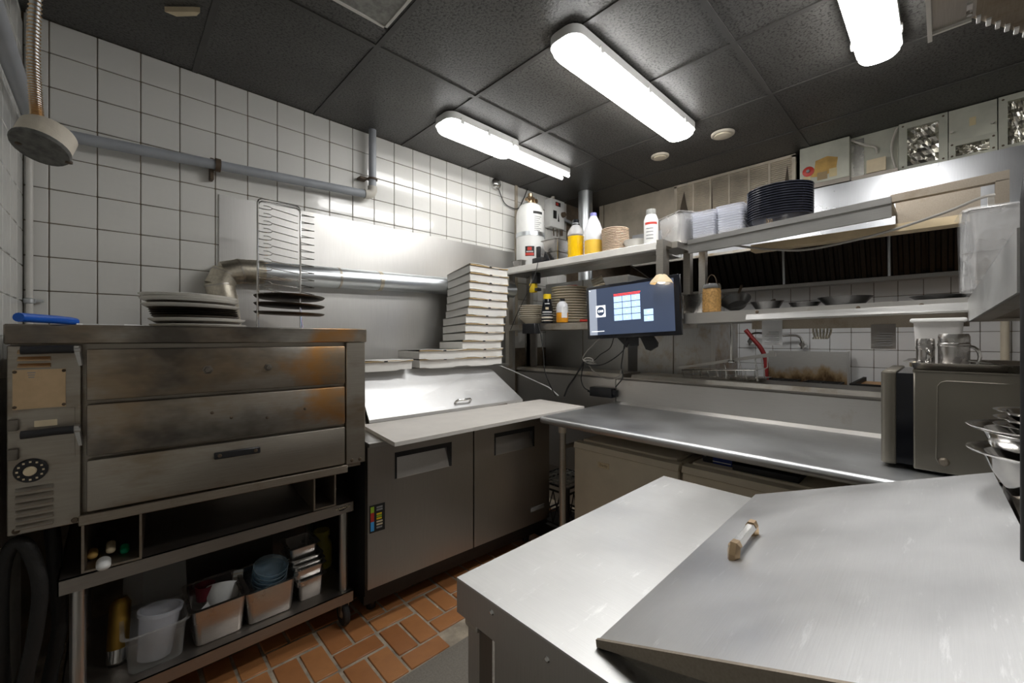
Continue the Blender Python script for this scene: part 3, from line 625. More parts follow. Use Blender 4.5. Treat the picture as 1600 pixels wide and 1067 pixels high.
for k, c_ in enumerate(seq):
    src = pw if c_ == 'w' else pb
    loc = (0.285 - 0.0035 * k + random.uniform(-.003, .003), 2.30 + random.uniform(-.004, .004), z)
    o = src if first[c_] else dup(src, loc); o.location = loc; first[c_] = False; cnt[c_] += 1; o['label'] = nth(cnt[c_] - 1, seq.count(c_), 'white dinner plate in the mixed stack on the oven' if c_ == 'w' else 'black pizza pan in the mixed stack on the oven')
    o.rotation_euler = (0, R(0.12 * k), random.random())
    z += 0.0162 if c_ == 'w' else 0.0085
t = thing('pizza_peel', 'peel with blue plastic handle and pale blade lying on the oven top', 'peel', (-0.11, 1.995, OT + 0.001), R(66))
obj('handle', B().tube([(-0.20, 0, OT + 0.016), (-0.05, 0, OT + 0.0155), (0.02, 0, OT + 0.014), (0.045, 0, OT + 0.012)], 0.013, 12), 'blue', t)
obj('blade', B().prism([(0.03, -0.012), (0.06, -0.014), (0.10, -0.11), (0.22, -0.12), (0.22, 0.02), (0.1, 0.02), (0.06, 0.012)], 'z', OT + 0.002, OT + 0.0065), 'white_plastic', t)
# wire rack with three pans
t = thing('pan_rack', 'tall chrome wire rack for pizza pans on the oven', 'rack', (0.60, 2.31, OT))
fr = B(); r = 0.0042
for y, dx in ((-0.012, 0.0), (0.03, 0.012)):
    fr.tube([(-0.095 + dx, y, OT), (-0.095 + dx, y, 2.035), (-0.09 + dx, y, 2.048), (-0.08 + dx, y, 2.054), (0.08 + dx, y, 2.054), (0.092 + dx, y, 2.048), (0.098 + dx, y, 2.035), (0.098 + dx, y, 1.5), (0.098 + dx + (0.012 if dx else 0), y, OT + 0.006)], r, 8)
fr.tube([(-0.11, -0.012, OT + 0.004), (0.14, -0.012, OT + 0.004)], r, 8).tube([(0.098, -0.1, OT + 0.004), (0.098, 0.1, OT + 0.004)], r, 8).tube([(-0.095, -0.1, OT + 0.004), (-0.095, 0.1, OT + 0.004)], r, 8)
obj('frame', fr, 'chrome', t)
wl = B(); w = 0.0022
wl.tube(smooth_path([(-0.095, -0.012, 0), (-0.07, -0.02, -0.004), (-0.04, -0.015, 0.0), (-0.03, 0.0, 0.012), (-0.04, 0.02, 0.024), (-0.06, 0.03, 0.026)], 3), w, 6)
wl.tube([(-0.03, 0.0, 0.012), (0.098, 0.03, 0.004)], w, 6)
wl.tube([(0.098, -0.012, 0), (0.165, -0.01, 0.006), (0.17, 0.0, 0.008), (0.165, 0.012, 0.010), (0.11, 0.03, 0.02)], w, 6)
wme = mesh_of(wl, 'chrome')
for k in range(12): share('wire_shelf', wme, t, (0, 0, 1.60 + k * 0.0372 - OT))
for k, z in enumerate((1.505, 1.546, 1.588)):
    b = B().lathe([(0, 0.0), (0.145, 0.0), (0.158, 0.004), (0.165, 0.012), (0.162, 0.0135), (0.15, 0.006), (0, 0.003)], (0, 0, 0), 36)
    solo('pizza_pan', b, 'dark_pan', ('lowest', 'middle', 'topmost')[k] + ' scorched pizza pan held in the wire rack', 'pan', (0.67, 2.37, z - 0.006), 0, 'scorched pans in the wire rack', rot=(R(1.5), R(1), k))
# flue
FK = 2.688 / 2.6
t = thing('flue_pipe', 'galvanised flue pipe with taped elbow rising behind the oven and running along the wall', 'duct', (0.414, 2.688, 1.30))
def rr_(p): return [((a - 0.40) * FK, 0.0, 1.38 + (c - 1.38) * FK) for a, b, c in p]
obj('riser', B().cyl(*rr_([(0.445, 2.6, 1.30), (0.415, 2.6, 1.60)]), 0.066, seg=28), 'galv_tape', t)
el = B(); pts_ = [(0.415, 2.6, 1.585), (0.40, 2.6, 1.655), (0.425, 2.6, 1.715), (0.49, 2.6, 1.735)]
for a_, b_ in zip(pts_[:-1], pts_[1:]):
    A, C = Vector(a_), Vector(b_); dd = (C - A).normalized() * 0.012
    el.cyl(*rr_([tuple(A - dd), tuple(C + dd)]), 0.0665, seg=28)
obj('elbow', el, 'galv_tape', t)
for q, (a_, b_) in enumerate(((pts_[0], pts_[1]), (pts_[1], pts_[2]), (pts_[2], pts_[3]))):
    A, C = Vector(a_), Vector(b_); dd = (C - A).normalized() * 0.004
    obj('seam_ring', B().cyl(*rr_([tuple(C - dd), tuple(C + dd)]), 0.0685, seg=28), 'steel_grease', t)
obj('collar', B().cyl(*rr_([(0.475, 2.6, 1.734), (0.60, 2.6, 1.742)]), 0.066, seg=28), 'galv_tape', t)
obj('run', B().cyl(*rr_([(0.55, 2.6, 1.739), (2.50, 2.6, 1.79)]), 0.0645, seg=32), 'galvanised', t)
for x in (1.0, 1.26, 1.272): obj('strap', B().cyl(*rr_([(x, 2.6, 1.75 + (x - 1) * .025), (x + 0.012, 2.6, 1.7505 + (x - 1) * .025)]), 0.0672, seg=28), 'steel_grease' if x < 1.1 else 'galv_tape', t)

# ================================================================== PREP FRIDGE
fg = thing('prep_fridge', 'two-door stainless prep fridge with sloped lid and pale cutting board along the tiled wall', 'fridge', (0.868, 1.885, 0.0), R(-3))
obj('body', B().box(0.0, 1.24, 0.035, 0.84, 0.14, 0.875).box(0.02, 1.22, 0.10, 0.8, 0.06, 0.145), 'black_plastic', fg)
for x in (0.08, 1.16):
    for y in (0.16, 0.75): obj('leg', B().cyl((x, y, 0.0), (x, y, 0.07), 0.022, 0.03, 14), 'black_plastic', fg)
obj('end_panel', B().box(1.238, 1.256, 0.04, 0.84, 0.2, 0.87), 'steel_door', fg)
for k, (x0, x1) in enumerate(((0.0, 0.607), (0.615, 1.226))):
    dm = [(0.135, 0.465), (0.145, 0.475)][k]
    a0, a1 = x0 + dm[0], x0 + dm[1]
    b = B().box(x0, a0, 0.0, 0.035, 0.19, 0.875).box(a1, x1, 0.0, 0.035, 0.19, 0.875).box(a0, a1, 0.0, 0.035, 0.19, 0.685).box(a0, a1, 0.0, 0.035, 0.815, 0.875)
    d = obj('door', b, 'steel_door', fg, False)
    hb = B().box(a0, a1, 0.0, 0.030, 0.79, 0.815).box(a0, a0 + 0.012, 0.0, 0.03, 0.685, 0.79).box(a1 - 0.014, a1, 0.0, 0.03, 0.685, 0.79)
    obj('handle_recess', hb, 'black_plastic', d, False)
    obj('handle_scoop', B().prism([(0.002, 0.685), (0.028, 0.79), (0.034, 0.79), (0.034, 0.685)], 'x', a0 + 0.012, a1 - 0.014), 'steel_door', d, False)
    if k == 0:
        s_ = obj('sticker', B().box(0.008, 0.084, -0.0015, 0.0, 0.455, 0.585), 'ink_black', d, False)
        for z0, z1, mt in ((0.55, 0.578, 'lime'), (0.507, 0.55, 'red'), (0.463, 0.507, 'sky_blue')): obj('temperature_band', B().box(0.013, 0.030, -0.0025, -0.0015, z0, z1), mt, fg, False)
        for q, (z, mt, wd) in enumerate(((0.570, 'ink_grey', .03), (0.558, 'ink_grey', .03), (0.538, 'yellow', .026), (0.527, 'lime', .026), (0.516, 'yellow', .026), (0.502, 'ivory', .03), (0.488, 'ivory', .03), (0.474, 'ink_grey', .028))):
            obj('sticker_print', B().box(0.042, 0.042 + wd, -0.0025, -0.0015, z - 0.004, z + 0.004), mt, fg, False)
    else:
        obj('badge', B().box(x1 - 0.17, x1 - 0.05, -0.002, 0.0, 0.27, 0.295), 'ink_grey', d, False)
def slab(tops, th):
    return B().hexa([(x, y, z - th) for x, y, z in tops] + list(tops))
zb = 0.905
obj('worktop', slab([(0.0, 0.02, 0.885), (1.256, 0.02, 0.885), (1.256, 0.84, 0.885), (0.0, 0.84, 0.885)], 0.012), 'steel_x', fg, False)
cb = obj('cutting_board', slab([(0.065, -0.150, zb), (1.505, -0.068, zb), (1.505, 0.368, zb), (0.10, 0.33, zb)], 0.019), 'cutting_board', fg, False)
obj('board_bracket', B().box(0.0, 1.25, -0.02, 0.03, 0.865, 0.884).box(1.25, 1.46, 0.03, 0.30, 0.866, 0.885), 'steel_x', fg, False)
ld = obj('lid', slab([(0.139, 0.328, 0.925), (1.315, 0.361, 0.925), (1.165, 0.592, 1.172), (0.139, 0.55, 1.184)], 0.018), 'steel_lid', fg, False)
hx, hy, hz = 0.785, 0.372, 0.955
hb = B().tube([(hx - 0.06, hy + 0.005, hz - 0.008), (hx - 0.056, hy - 0.018, hz + 0.014), (hx - 0.045, hy - 0.024, hz + 0.02), (hx + 0.045, hy - 0.024, hz + 0.02), (hx + 0.056, hy - 0.018, hz + 0.014), (hx + 0.06, hy + 0.005, hz - 0.008)], 0.008, 10)
obj('lid_handle', hb, 'chrome', ld)
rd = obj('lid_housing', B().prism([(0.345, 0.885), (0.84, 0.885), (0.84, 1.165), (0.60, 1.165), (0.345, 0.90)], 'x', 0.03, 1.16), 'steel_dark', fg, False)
obj('rear_shelf', B().box(0.02, 1.36, 0.565, 0.85, 1.165, 1.180), 'steel_x', fg, False)

# ------------------------------------------------------------------ pizza boxes
def make_box(group, label):
    w, d, h = 0.362, 0.288, 0.0515
    t = thing('pizza_box', label, 'pizza box', (0, 0, 0), 0, group)
    b = B().box(0, w, 0.004, d, 0, h - 0.003)
    obj('tray', b, 'box_white', t, False)
    # lid with warped front lip showing kraft underside
    q = B(); n = 8; top_, bot = [], []
    for i in range(n + 1):
        x = -0.003 + (w + 0.006) * i / n; s = math.sin(PI * i / n); zf = h + 0.007 + 0.006 * math.sin(2 * PI * i / n + 0.6)
        top_.append((x, -0.012, zf)); bot.append((x, d, h))
    vt = [q.bm.verts.new(p) for p in top_]; vb = [q.bm.verts.new(p) for p in bot]; vt2 = [q.bm.verts.new((p[0], p[1], p[2] - 0.003)) for p in top_]; vb2 = [q.bm.verts.new((p[0], p[1], p[2] - 0.003)) for p in bot]
    for i in range(n):
        q.bm.faces.new((vt[i], vt[i + 1], vb[i + 1], vb[i])); q.bm.faces.new((vt2[i + 1], vt2[i], vb2[i], vb2[i + 1])); q.bm.faces.new((vt2[i], vt2[i + 1], vt[i + 1], vt[i]))
    obj('lid', q, 'box_white', t, False)
    obj('front_edge', B().box(-0.002, w + 0.002, -0.010, 0.003, h - 0.001, h + 0.005), 'box_kraft', t, False)
    obj('notch', B().box(w * 0.48, w * 0.48 + 0.022, -0.0125, -0.009, h - 0.004, h + 0.005), 'ink_black', t, False)
    obj('front_tab', B().prism([(w * 0.12, 0.0), (w * 0.2, -0.006), (w * 0.7, -0.006), (w * 0.78, 0.0), (w * 0.8, 0.004), (w * 0.1, 0.004)], 'y', -0.001, 0.003), 'box_white', t, False)
    return t
LB = 'white pizza box in the tall stack on the prep fridge'; GB = 'pizza boxes in the tall stack'
p0 = make_box(GB, LB)
offs = [x * 0.973 for x in (1.815, 1.825, 1.815, 1.842, 1.842, 1.85, 1.868, 1.88, 1.885, 1.885, 1.888, 1.89)]
for k in range(12):
    zb_ = 1.186 + 0.0588 * k; a = R(0.85 * max(0, k - 1))
    loc = (offs[k], 2.335 + (0.004 if k % 2 else 0), zb_ + 0.288 * math.sin(a) * 0.45)
    o = p0 if k == 0 else dup(p0, loc); o.location = loc; o['label'] = nth(k, 12, LB); o.rotation_euler = (-a, 0, R(-1.5 + (k % 3) * 0.6))
o = dup(p0, (1.43, 2.345, 1.186), R(-2), 'lower white pizza box of the pair beside the tall stack', 'short pair of pizza boxes')
o = dup(p0, (1.415, 2.325, 1.2445), R(-1), 'upper white pizza box of the pair beside the tall stack', 'short pair of pizza boxes')
o = dup(p0, (1.0, 2.345, 1.186), R(-3), 'single white pizza box lying beside the oven', 'single pizza box')

# ================================================================== WORK TABLE, PASS COUNTER
wt = thing('work_table', 'long stainless work table with rolled front edge and low backsplash', 'table', (1.90, 1.73, 0.0))
TZ_ = 0.895
prof = [(0.03, TZ_), (0.80, TZ_), (0.80, TZ_ - 0.012), (0.05, TZ_ - 0.012), (0.045, TZ_ - 0.036)] + [(0.024 + 0.0215 * math.cos(a), TZ_ - 0.0215 + 0.0215 * math.sin(a)) for a in [R(-60 - k * 20) for k in range(11)]]
tp = B(); P_ = prof
def prof_y(b, poly, y0, y1):
    A = [b.bm.verts.new((p[0], y0, p[1])) for p in poly]; C = [b.bm.verts.new((p[0], y1, p[1])) for p in poly]; n = len(poly)
    b.bm.faces.new(A); b.bm.faces.new(C[::-1])
    for i in range(n): b.bm.faces.new((A[i], A[(i + 1) % n], C[(i + 1) % n], C[i]))
prof_y(tp, prof, -2.6, 0.0)
obj('top', tp, 'steel_top', wt)
obj('backsplash', B().box(0.795, 0.81, -2.6, -0.04, TZ_ - 0.01, 1.072).prism([(0.775, TZ_), (0.797, TZ_ + 0.02), (0.797, TZ_)], 'y', -2.6, -0.04), 'steel_spot', wt, False)
for x, y in ((0.06, -0.13), (0.74, -0.13), (0.06, -2.45), (0.74, -2.45)):
    lg = obj('leg', B().cyl((x, y, 0.0), (x, y, TZ_ - 0.012), 0.0205, seg=18), 'steel_grease', wt)
    obj('collar', B().cyl((x, y, TZ_ - 0.085), (x, y, TZ_ - 0.012), 0.025, seg=18), 'box_beige', lg)
obj('cross_rail', B().cyl((0.06, -0.13, 0.72), (0.74, -0.13, 0.72), 0.014, seg=12), 'steel_y', wt)
# low wall carrying the pass ledge
pw_ = struct('wall_pass', B().box(2.725, 2.93, -1.2, WY, 0.0, 1.09), 'steel_door'); pw_['label'] = 'low dividing wall under the pass counter'
wp = obj('wall_panel', B().box(2.70, 2.724, 1.70, WY - 0.01, 0.3, 1.074), 'steel_spot', pw_, False)
for y0, y1 in ((1.635, 2.74), (-1.2, 1.565)):
    obj('ledge', B().prism([(2.69, 1.090), (2.70, 1.116), (2.95, 1.118), (2.95, 1.090)], 'y', y0, y1), 'steel_grease', pw_, False)

# ------------------------------------------------------------------ shelf rack over the pass, left bay
SL = thing('pass_shelf', 'two-tier steel shelf over the pass with pale front edge', 'shelf', (2.5, 2.72, 1.1))
yo = 2.72
def tray_shelf(x0, x1, y0, y1, z, lip, th=0.004):
    return B().box(x0, x1, y0, y1, z - th, z).box(x0, x0 + 0.004, y0, y1, z - lip, z).box(x1 - 0.004, x1, y0, y1, z - lip, z).box(x0, x1, y0, y0 + 0.004, z - lip, z).box(x0, x1, y1 - 0.004, y1, z - lip, z)
up = obj('upper_shelf', tray_shelf(0.004, 0.35, 1.27 - yo, 2.70 - yo, 1.985, 0.05), 'steel_y', SL, False)
obj('front_edge', B().box(-0.004, 0.006, 1.27 - yo, 2.70 - yo, 1.943, 1.993, 0.003, 1), 'white_edge', up)
lo = obj('lower_shelf', tray_shelf(0.0, 0.33, 1.15 - yo, 2.70 - yo, 1.50, 0.055), 'steel_grease', SL, False)
for x, y in ((0.004, 1.213), (0.20, 1.145), (0.03, 2.672), (0.30, 2.672)):
    obj('post', B().box(x, x + 0.045, y - yo, y + 0.045 - yo, 1.112 if y > 2 else 1.46, 1.95), 'steel_grease', SL, False)
obj('cross_brace', B().box(0.005, 0.24, 1.14 - yo, 1.26 - yo, 1.938, 1.976), 'steel_grease', SL, False)
# ------------------------------------------------------------------ shelf rack, right bay
SR = thing('heat_shelf', 'greasy two-tier steel heat shelf over the pass with square tube arm', 'shelf', (2.5, 1.07, 1.43))
yo = 1.07
us = obj('upper_shelf', B().hexa([(0.0, -0.0, 1.944), (0.30, 0, 1.944), (0.30, -0.905, 1.986), (0, -0.905, 1.986), (0.0, 0.0, 1.962), (0.30, 0.0, 1.962), (0.30, -0.905, 2.004), (0.0, -0.905, 2.004)]), 'steel_grease', SR, False)
obj('lip', B().prism([(0, 1.888), (0, 1.945), (-0.42, 1.955), (-0.905, 1.985), (-0.905, 1.918), (-0.42, 1.897)], 'x', -0.002, 0.012), 'steel_y', us, False)
obj('edge', B().hexa([(-0.012, 0.0, 1.94), (0.02, 0, 1.94), (0.02, -0.905, 1.978), (-0.012, -0.905, 1.978), (-0.012, 0.0, 1.966), (0.02, 0.0, 1.966), (0.02, -0.905, 2.008), (-0.012, -0.905, 2.008)]), 'steel_y', us, False)
obj('lamp_strip', B().box(0.20, 0.29, -1.13, -0.28, 1.887, 1.925), 'shade_tan', SR, False)
obj('back_panel', B().box(0.295, 0.302, -1.18, -0.90, 1.90, 2.085), 'steel_brown', SR, False)
arm = obj('tube_arm', B().hexa([(0.0, -0.90, 1.984), (0.036, -0.90, 1.984), (0.036, -1.243, 1.994), (0.0, -1.243, 1.994), (0.0, -0.90, 2.017), (0.036, -0.90, 2.017), (0.036, -1.243, 2.031), (0.0, -1.243, 2.031)]).box(0.0, 0.036, -1.243, -1.207, 1.905, 1.996), 'steel_brown', SR, False)
ls = obj('lower_shelf', B().hexa([(0.0, 0.03, 1.466), (0.32, 0.03, 1.466), (0.32, -1.5, 1.491), (0.0, -1.5, 1.491), (0.0, 0.03, 1.528), (0.32, 0.03, 1.528), (0.32, -1.5, 1.551), (0.0, -1.5, 1.551)]), 'steel_spot', SR, False)
obj('lip', B().hexa([(-0.022, -0.32, 1.478), (-0.002, -0.32, 1.478), (-0.002, -1.14, 1.492), (-0.022, -1.14, 1.492), (-0.012, -0.32, 1.507), (-0.002, -0.32, 1.507), (-0.002, -1.14, 1.525), (-0.012, -1.14, 1.525)]), 'steel_y', ls, False)
obj('under_panel', B().box(0.05, 0.07, -1.14, -0.33, 1.428, 1.486), 'steel_brown', SR, False)
for y in (-0.37, -0.79, -1.0): obj('bolt', B().lathe([(0, 0.006), (0.006, 0.005), (0.009, 0), (0, 0)], (-0.002, y, 1.52), 8, Matrix.Rotation(R(-90), 4, 'Y')), 'iron_brown', ls)
obj('post', B().box(0.2, 0.24, -0.02, 0.02, 1.52, 1.95).box(0.26, 0.30, -1.24, -1.2, 1.54, 2.0), 'steel_grease', SR, False)
obj('hanger', B().cyl((0.31, -0.14, 1.23), (0.31, -0.14, 1.48), 0.008, seg=8).lathe([(0, 1.225), (0.026, 1.225), (0.028, 1.232), (0.02, 1.24), (0, 1.24)], (0.31, -0.14, 0), 16), 'chrome', SR)
solo('loose_cable', B().tube(smooth_path([(2.62, 0.914, 1.94), (2.60, 0.743, 1.885), (2.60, 0.634, 1.859), (2.60, 0.503, 1.839), (2.58, 0.32, 1.849), (2.56, 0.158, 1.873), (2.55, -0.007, 1.915), (2.53, -0.099, 1.946), (2.51, -0.15, 1.944)], 5), 0.006, 8), 'cord_grey', 'grey cable sagging below the heat shelf to the tube arm', 'cable')
# side shelf with tall front face, over the microwave
t = thing('side_shelf', 'worn steel shelf end over the microwave reaching out from the heat shelf', 'shelf', (2.5, -0.07, 1.445))
obj('front_face', B().hexa([(0, 0.006, 1.445), (-1.15, -0.033, 1.474), (-1.15, -0.043, 1.474), (0, -0.006, 1.445), (0, 0.006, 1.536), (-1.15, -0.033, 1.608), (-1.15, -0.043, 1.608), (0, -0.006, 1.536)]), 'steel_worn', t, False)
obj('deck', B().hexa([(0, 0.0, 1.455), (-1.15, -0.037, 1.49), (-1.15, -0.40, 1.49), (0.0, -0.40, 1.455), (0, 0.0, 1.462), (-1.15, -0.037, 1.497), (-1.15, -0.40, 1.497), (0.0, -0.40, 1.462)]), 'steel_brown', t, False)
obj('return_flange', B().hexa([(0, 0.0, 1.445), (-1.15, -0.038, 1.474), (-1.15, -0.085, 1.474), (0, -0.05, 1.445), (0, 0.0, 1.449), (-1.15, -0.038, 1.478), (-1.15, -0.085, 1.478), (0, -0.05, 1.449)]).box(-0.01, 0.0, -0.40, 0.0, 1.445, 1.50), 'steel_grease', t, False)

# ------------------------------------------------------------------ order screen, lamp, cords
mo = thing('order_screen', 'black touch screen with keypad mounted on the pass shelf', 'monitor', (2.44, 1.433, 1.568)); mo.rotation_euler = (0, R(-2.3), R(-90))
fm = obj('frame', B().box(-0.337, 0.337, 0.0, 0.035, -0.184, 0.184, 0.006, 2), 'black_gloss', mo, True, True)
sc = obj('screen', B().box(-0.314, 0.305, -0.0015, 0.0, -0.158, 0.163), 'screen_dark', mo, False, True)
obj('screen_margin', B().box(-0.314, -0.25, -0.0020, -0.0012, -0.158, 0.163), 'screen_side', sc, False, True)
lg = obj('logo', B().box(-0.257, -0.18, -0.0026, -0.0014, -0.035, 0.045), 'screen_white', sc, False, True)
obj('logo_disc', B().lathe([(0, 0.0003), (0.0315, 0.0003), (0.0315, 0), (0, 0)], (-0.2185, -0.0027, 0.005), 28, rx), 'screen_dark', sc, False, True)
mo['_z'] = 0.0; sc['_z'] = 0.0
text('lettering', 'CAMI', 0.021, 'screen_white', sc, (-0.2185, -0.0032, 0.005), FACE_S, 0.9, 0.0002, 0.0006)
keys = ['1', '2', '3', '4', '5', '6', '7', '8', '9', 'C', '0', '.']
for k in range(12):
    x = -0.112 + (k % 3) * 0.066; z = 0.056 - (k // 3) * 0.0415
    obj('key', B().box(x, x + 0.061, -0.0026, -0.0014, z, z + 0.037), 'screen_tile', sc, False, True)
    text('key_label', keys[k], 0.012, 'screen_white', sc, (x + 0.03, -0.0029, z + 0.018), FACE_S, 1, 0.0002)
for k in range(2):
    obj('key', B().box(0.105, 0.168, -0.0026, -0.0014, -0.046 - k * 0.0405, -0.010 - k * 0.0405), 'screen_tile', sc, False, True)
    obj('key_mark', B().box(0.131, 0.141, -0.003, -0.0026, -0.032 - k * 0.0405, -0.022 - k * 0.0405), 'screen_white', sc, False, True)
for k, (x0, x1) in enumerate(((-0.112, 0.085), (-0.112, 0.08))): obj('warning_line', B().box(x0, x1, -0.0026, -0.0014, 0.106 - k * 0.009, 0.111 - k * 0.009), 'screen_red', sc, False, True)
obj('status_line', B().box(-0.298, -0.195, -0.0026, -0.0014, -0.135, -0.131).box(-0.31, -0.298, -0.0026, -0.0014, 0.152, 0.156), 'screen_white', sc, False, True)
br = obj('bracket', B().prism([(-0.02, -0.18), (0.13, -0.18), (0.16, -0.225), (0.155, -0.25), (0.11, -0.275), (0.08, -0.265), (0.045, -0.19)], 'y', 0.05, 0.07), 'black_plastic', mo, False, True)
obj('mount_plate', B().box(-0.06, 0.06, 0.034, 0.08, -0.06, 0.06), 'black_plastic', mo, False, True); obj('mount_arm', B().box(-0.03, 0.03, 0.034, 0.055, -0.24, 0.02), 'black_plastic', mo, False, True); obj('lower_flap', B().prism([(-0.13, -0.18), (-0.02, -0.18), (-0.06, -0.25)], 'y', 0.05, 0.06), 'black_plastic', mo, False, True)
t = thing('heat_lamp', 'small tan heat lamp hanging below the shelf post in front of the screen', 'lamp', (2.405, 1.195, 1.70))
obj('shade', B().lathe([(0.022, 1.766), (0.03, 1.762), (0.06, 1.728), (0.068, 1.712), (0.066, 1.711), (0.056, 1.726), (0.02, 1.758)], (0, 0, 0), 28), 'shade_tan', t)
obj('stem', B().box(-0.022, 0.022, -0.022, 0.022, 1.76, 1.945), 'steel_grease', t, False); obj('arm', B().box(-0.02, 0.10, -0.02, 0.02, 1.942, 1.975), 'steel_grease', t, False)
obj('bulb', B().lathe([(0, 1.708), (0.02, 1.714), (0.028, 1.73), (0.018, 1.752), (0, 1.758)], (0, 0, 0), 18), 'bulb_warm', t)
def cord(label, pts, r=0.004, mt='cord_black'):
    solo('cord', B().tube(smooth_path(pts, 6), r, 7), mt, label, 'cord')
cord('dark cord curving from the screen to the knot of cords', [(2.46, 1.67, 1.385), (2.55, 1.80, 1.325), (2.6, 1.891, 1.274), (2.6, 1.925, 1.22), (2.58, 1.86, 1.19), (2.6, 1.80, 1.188)], 0.0035, 'cord_grey')
cord('thin cord reaching from under the screen centre to the knot of cords', [(2.46, 1.56, 1.385), (2.56, 1.656, 1.309), (2.6, 1.763, 1.258), (2.6, 1.822, 1.212), (2.6, 1.907, 1.196)], 0.0035, 'cord_black')
cord('black cord sweeping low from the screen bracket to the knot of cords', [(2.46, 1.47, 1.385), (2.57, 1.547, 1.305), (2.6, 1.642, 1.237), (2.6, 1.748, 1.184), (2.6, 1.86, 1.176), (2.6, 1.915, 1.202)], 0.004)
cord('thick black cord bundle dropping from the knot to the cutting board', [(2.6, 1.915, 1.196), (2.62, 1.97, 1.135), (2.66, 2.053, 1.058), (2.66, 2.112, 0.986), (2.65, 2.146, 0.905)], 0.007)
cord('black cord looping from the knot into the power brick', [(2.6, 1.915, 1.183), (2.63, 1.954, 1.116), (2.65, 1.975, 1.05), (2.66, 1.954, 0.993), (2.66, 1.891, 0.967)], 0.0045)
cord('black cord falling from the screen to the right end of the power brick', [(2.5, 1.50, 1.36), (2.57, 1.56, 1.252), (2.62, 1.601, 1.173), (2.66, 1.614, 1.095), (2.655, 1.67, 1.02)], 0.0045)
cord('pale cord hanging in a slack loop over the pass ledge', [(2.6, 1.884, 1.191), (2.63, 1.845, 1.129), (2.66, 1.785, 1.083), (2.67, 1.712, 1.076), (2.66, 1.642, 1.105), (2.62, 1.601, 1.155)], 0.0035, 'cord_grey')
cord('white cord running from the pizza boxes down to the cutting board', [(2.2, 2.60, 1.19), (2.4, 2.64, 1.14), (2.55, 2.60, 1.078), (2.6, 2.523, 1.039), (2.62, 2.375, 0.992), (2.63, 2.29, 0.964), (2.64, 2.20, 0.906)], 0.0055, 'white_plastic')
cord('thin black cord hanging straight from the black box to the board', [(2.465, 2.262, 1.495), (2.475, 2.24, 1.389), (2.48, 2.22, 1.255), (2.49, 2.211, 1.109), (2.55, 2.198, 0.98), (2.62, 2.21, 0.906)], 0.0035)
cord('thin cord slanting from the upper shelf edge to the lower shelf', [(2.49, 2.29, 1.99), (2.47, 2.30, 1.90), (2.45, 2.362, 1.762), (2.45, 2.488, 1.584), (2.48, 2.60, 1.45)], 0.003)
t = thing('cord_tie', 'coiled knot of pale cord tied below the screen', 'cord', (2.6, 1.87, 1.2))
for k, (a, b_, zz_) in enumerate(((0.045, 0.016, 1.215), (0.05, 0.02, 1.205), (0.042, 0.013, 1.197))):
    obj('coil', B().tube([(0.006 * math.cos(q * PI / 8) + k * .003, a * math.cos(q * PI / 8), zz_ + b_ * math.sin(q * PI / 8)) for q in range(17)], 0.0035, 7), 'white_edge' if k != 1 else 'cord_grey', t)
t = thing('power_brick', 'black power adapter brick stuck to the steel backsplash', 'power adapter', (2.70, 1.80, 0.93))
obj('case', B().box(-0.055, 0.004, -0.10, 0.095, 0.935, 1.005, 0.006), 'black_plastic', t); obj('plug', B().box(-0.05, -0.005, -0.13, -0.10, 0.945, 0.995, 0.004), 'black_gloss', t); obj('strain_relief', B().cyl((-0.03, 0.092, 0.965), (-0.035, 0.125, 0.967), 0.01, 0.005, 10), 'black_plastic', t)

# ------------------------------------------------------------------ under the table
def mini_fridge(y0, y1, lab):
    t = thing('mini_fridge', lab, 'fridge', (2.0, (y0 + y1) / 2, 0.0)); h = (y1 - y0) / 2
    obj('cabinet', B().box(0.045, 0.56, -h, h, 0.02, 0.75, 0.008), 'cream_plastic', t)
    d = obj('door', B().box(0.0, 0.042, -h, h, 0.05, 0.725, 0.010), 'cream_plastic', t)
    obj('door_cap', B().hexa([(-0.006, -h, 0.727), (0.045, -h, 0.727), (0.045, h, 0.727), (-0.006, h, 0.727), (0.004, -h, 0.757), (0.045, -h, 0.762), (0.045, h, 0.762), (0.004, h, 0.757)]), 'cream_plastic', d, False)
    obj('top', B().box(0.05, 0.56, -h + 0.03, h - 0.03, 0.75, 0.772, 0.006), 'cream_plastic', t)
    for s in (-1, 1): obj('foot', B().cyl((0.1, s * (h - 0.06), 0), (0.1, s * (h - 0.06), 0.03), 0.02, seg=12), 'black_plastic', t)
    return t, d
t, d = mini_fridge(0.905, 1.544, 'cream fridge with small brown badge under the work table')
bd = obj('badge', B().box(-0.0025, 0.0, 0.075, 0.148, 0.645, 0.675), 'ivory', d, False)
text('lettering', 'Danby', 0.02, 'stain_tan', d, (-0.003, 0.11, 0.66), FACE_W, 1, 0.0003)
mini_fridge(0.10, 0.888, 'cream fridge without badge under the work table')
t = thing('blue_carton', 'dark blue printed carton lying on the second cream fridge', 'carton', (2.1, 0.76, 0.772))
cbx = obj('carton', B().box(0.0, 0.22, -0.066, 0.067, 0.772, 0.862), 'blue_box', t, False)
obj('black_print', B().box(-0.001, 0.0, 0.02, 0.066, 0.773, 0.861), 'ink_black', cbx, False)
obj('white_line', B().box(-0.0016, -0.0008, -0.062, 0.02, 0.782, 0.786), 'paper_white', cbx, False); text('lettering', '2000', 0.028, 'ink_grey', cbx, (-0.0015, -0.03, 0.835), FACE_W, 1, 0.0003); obj('panel_print', B().box(-0.002, -0.001, 0.05, 0.063, 0.80, 0.828), 'ink_grey', cbx, False)
solo('dark_tray', B().box(2.06, 2.30, 0.42, 0.68, 0.772, 0.80, 0.004), 'black_plastic', 'flat black tray on the second cream fridge beside the blue carton', 'tray')
t = thing('milk_crate', 'black lattice milk crate beside the cream fridge', 'crate', (2.30, 1.86, 0.0))
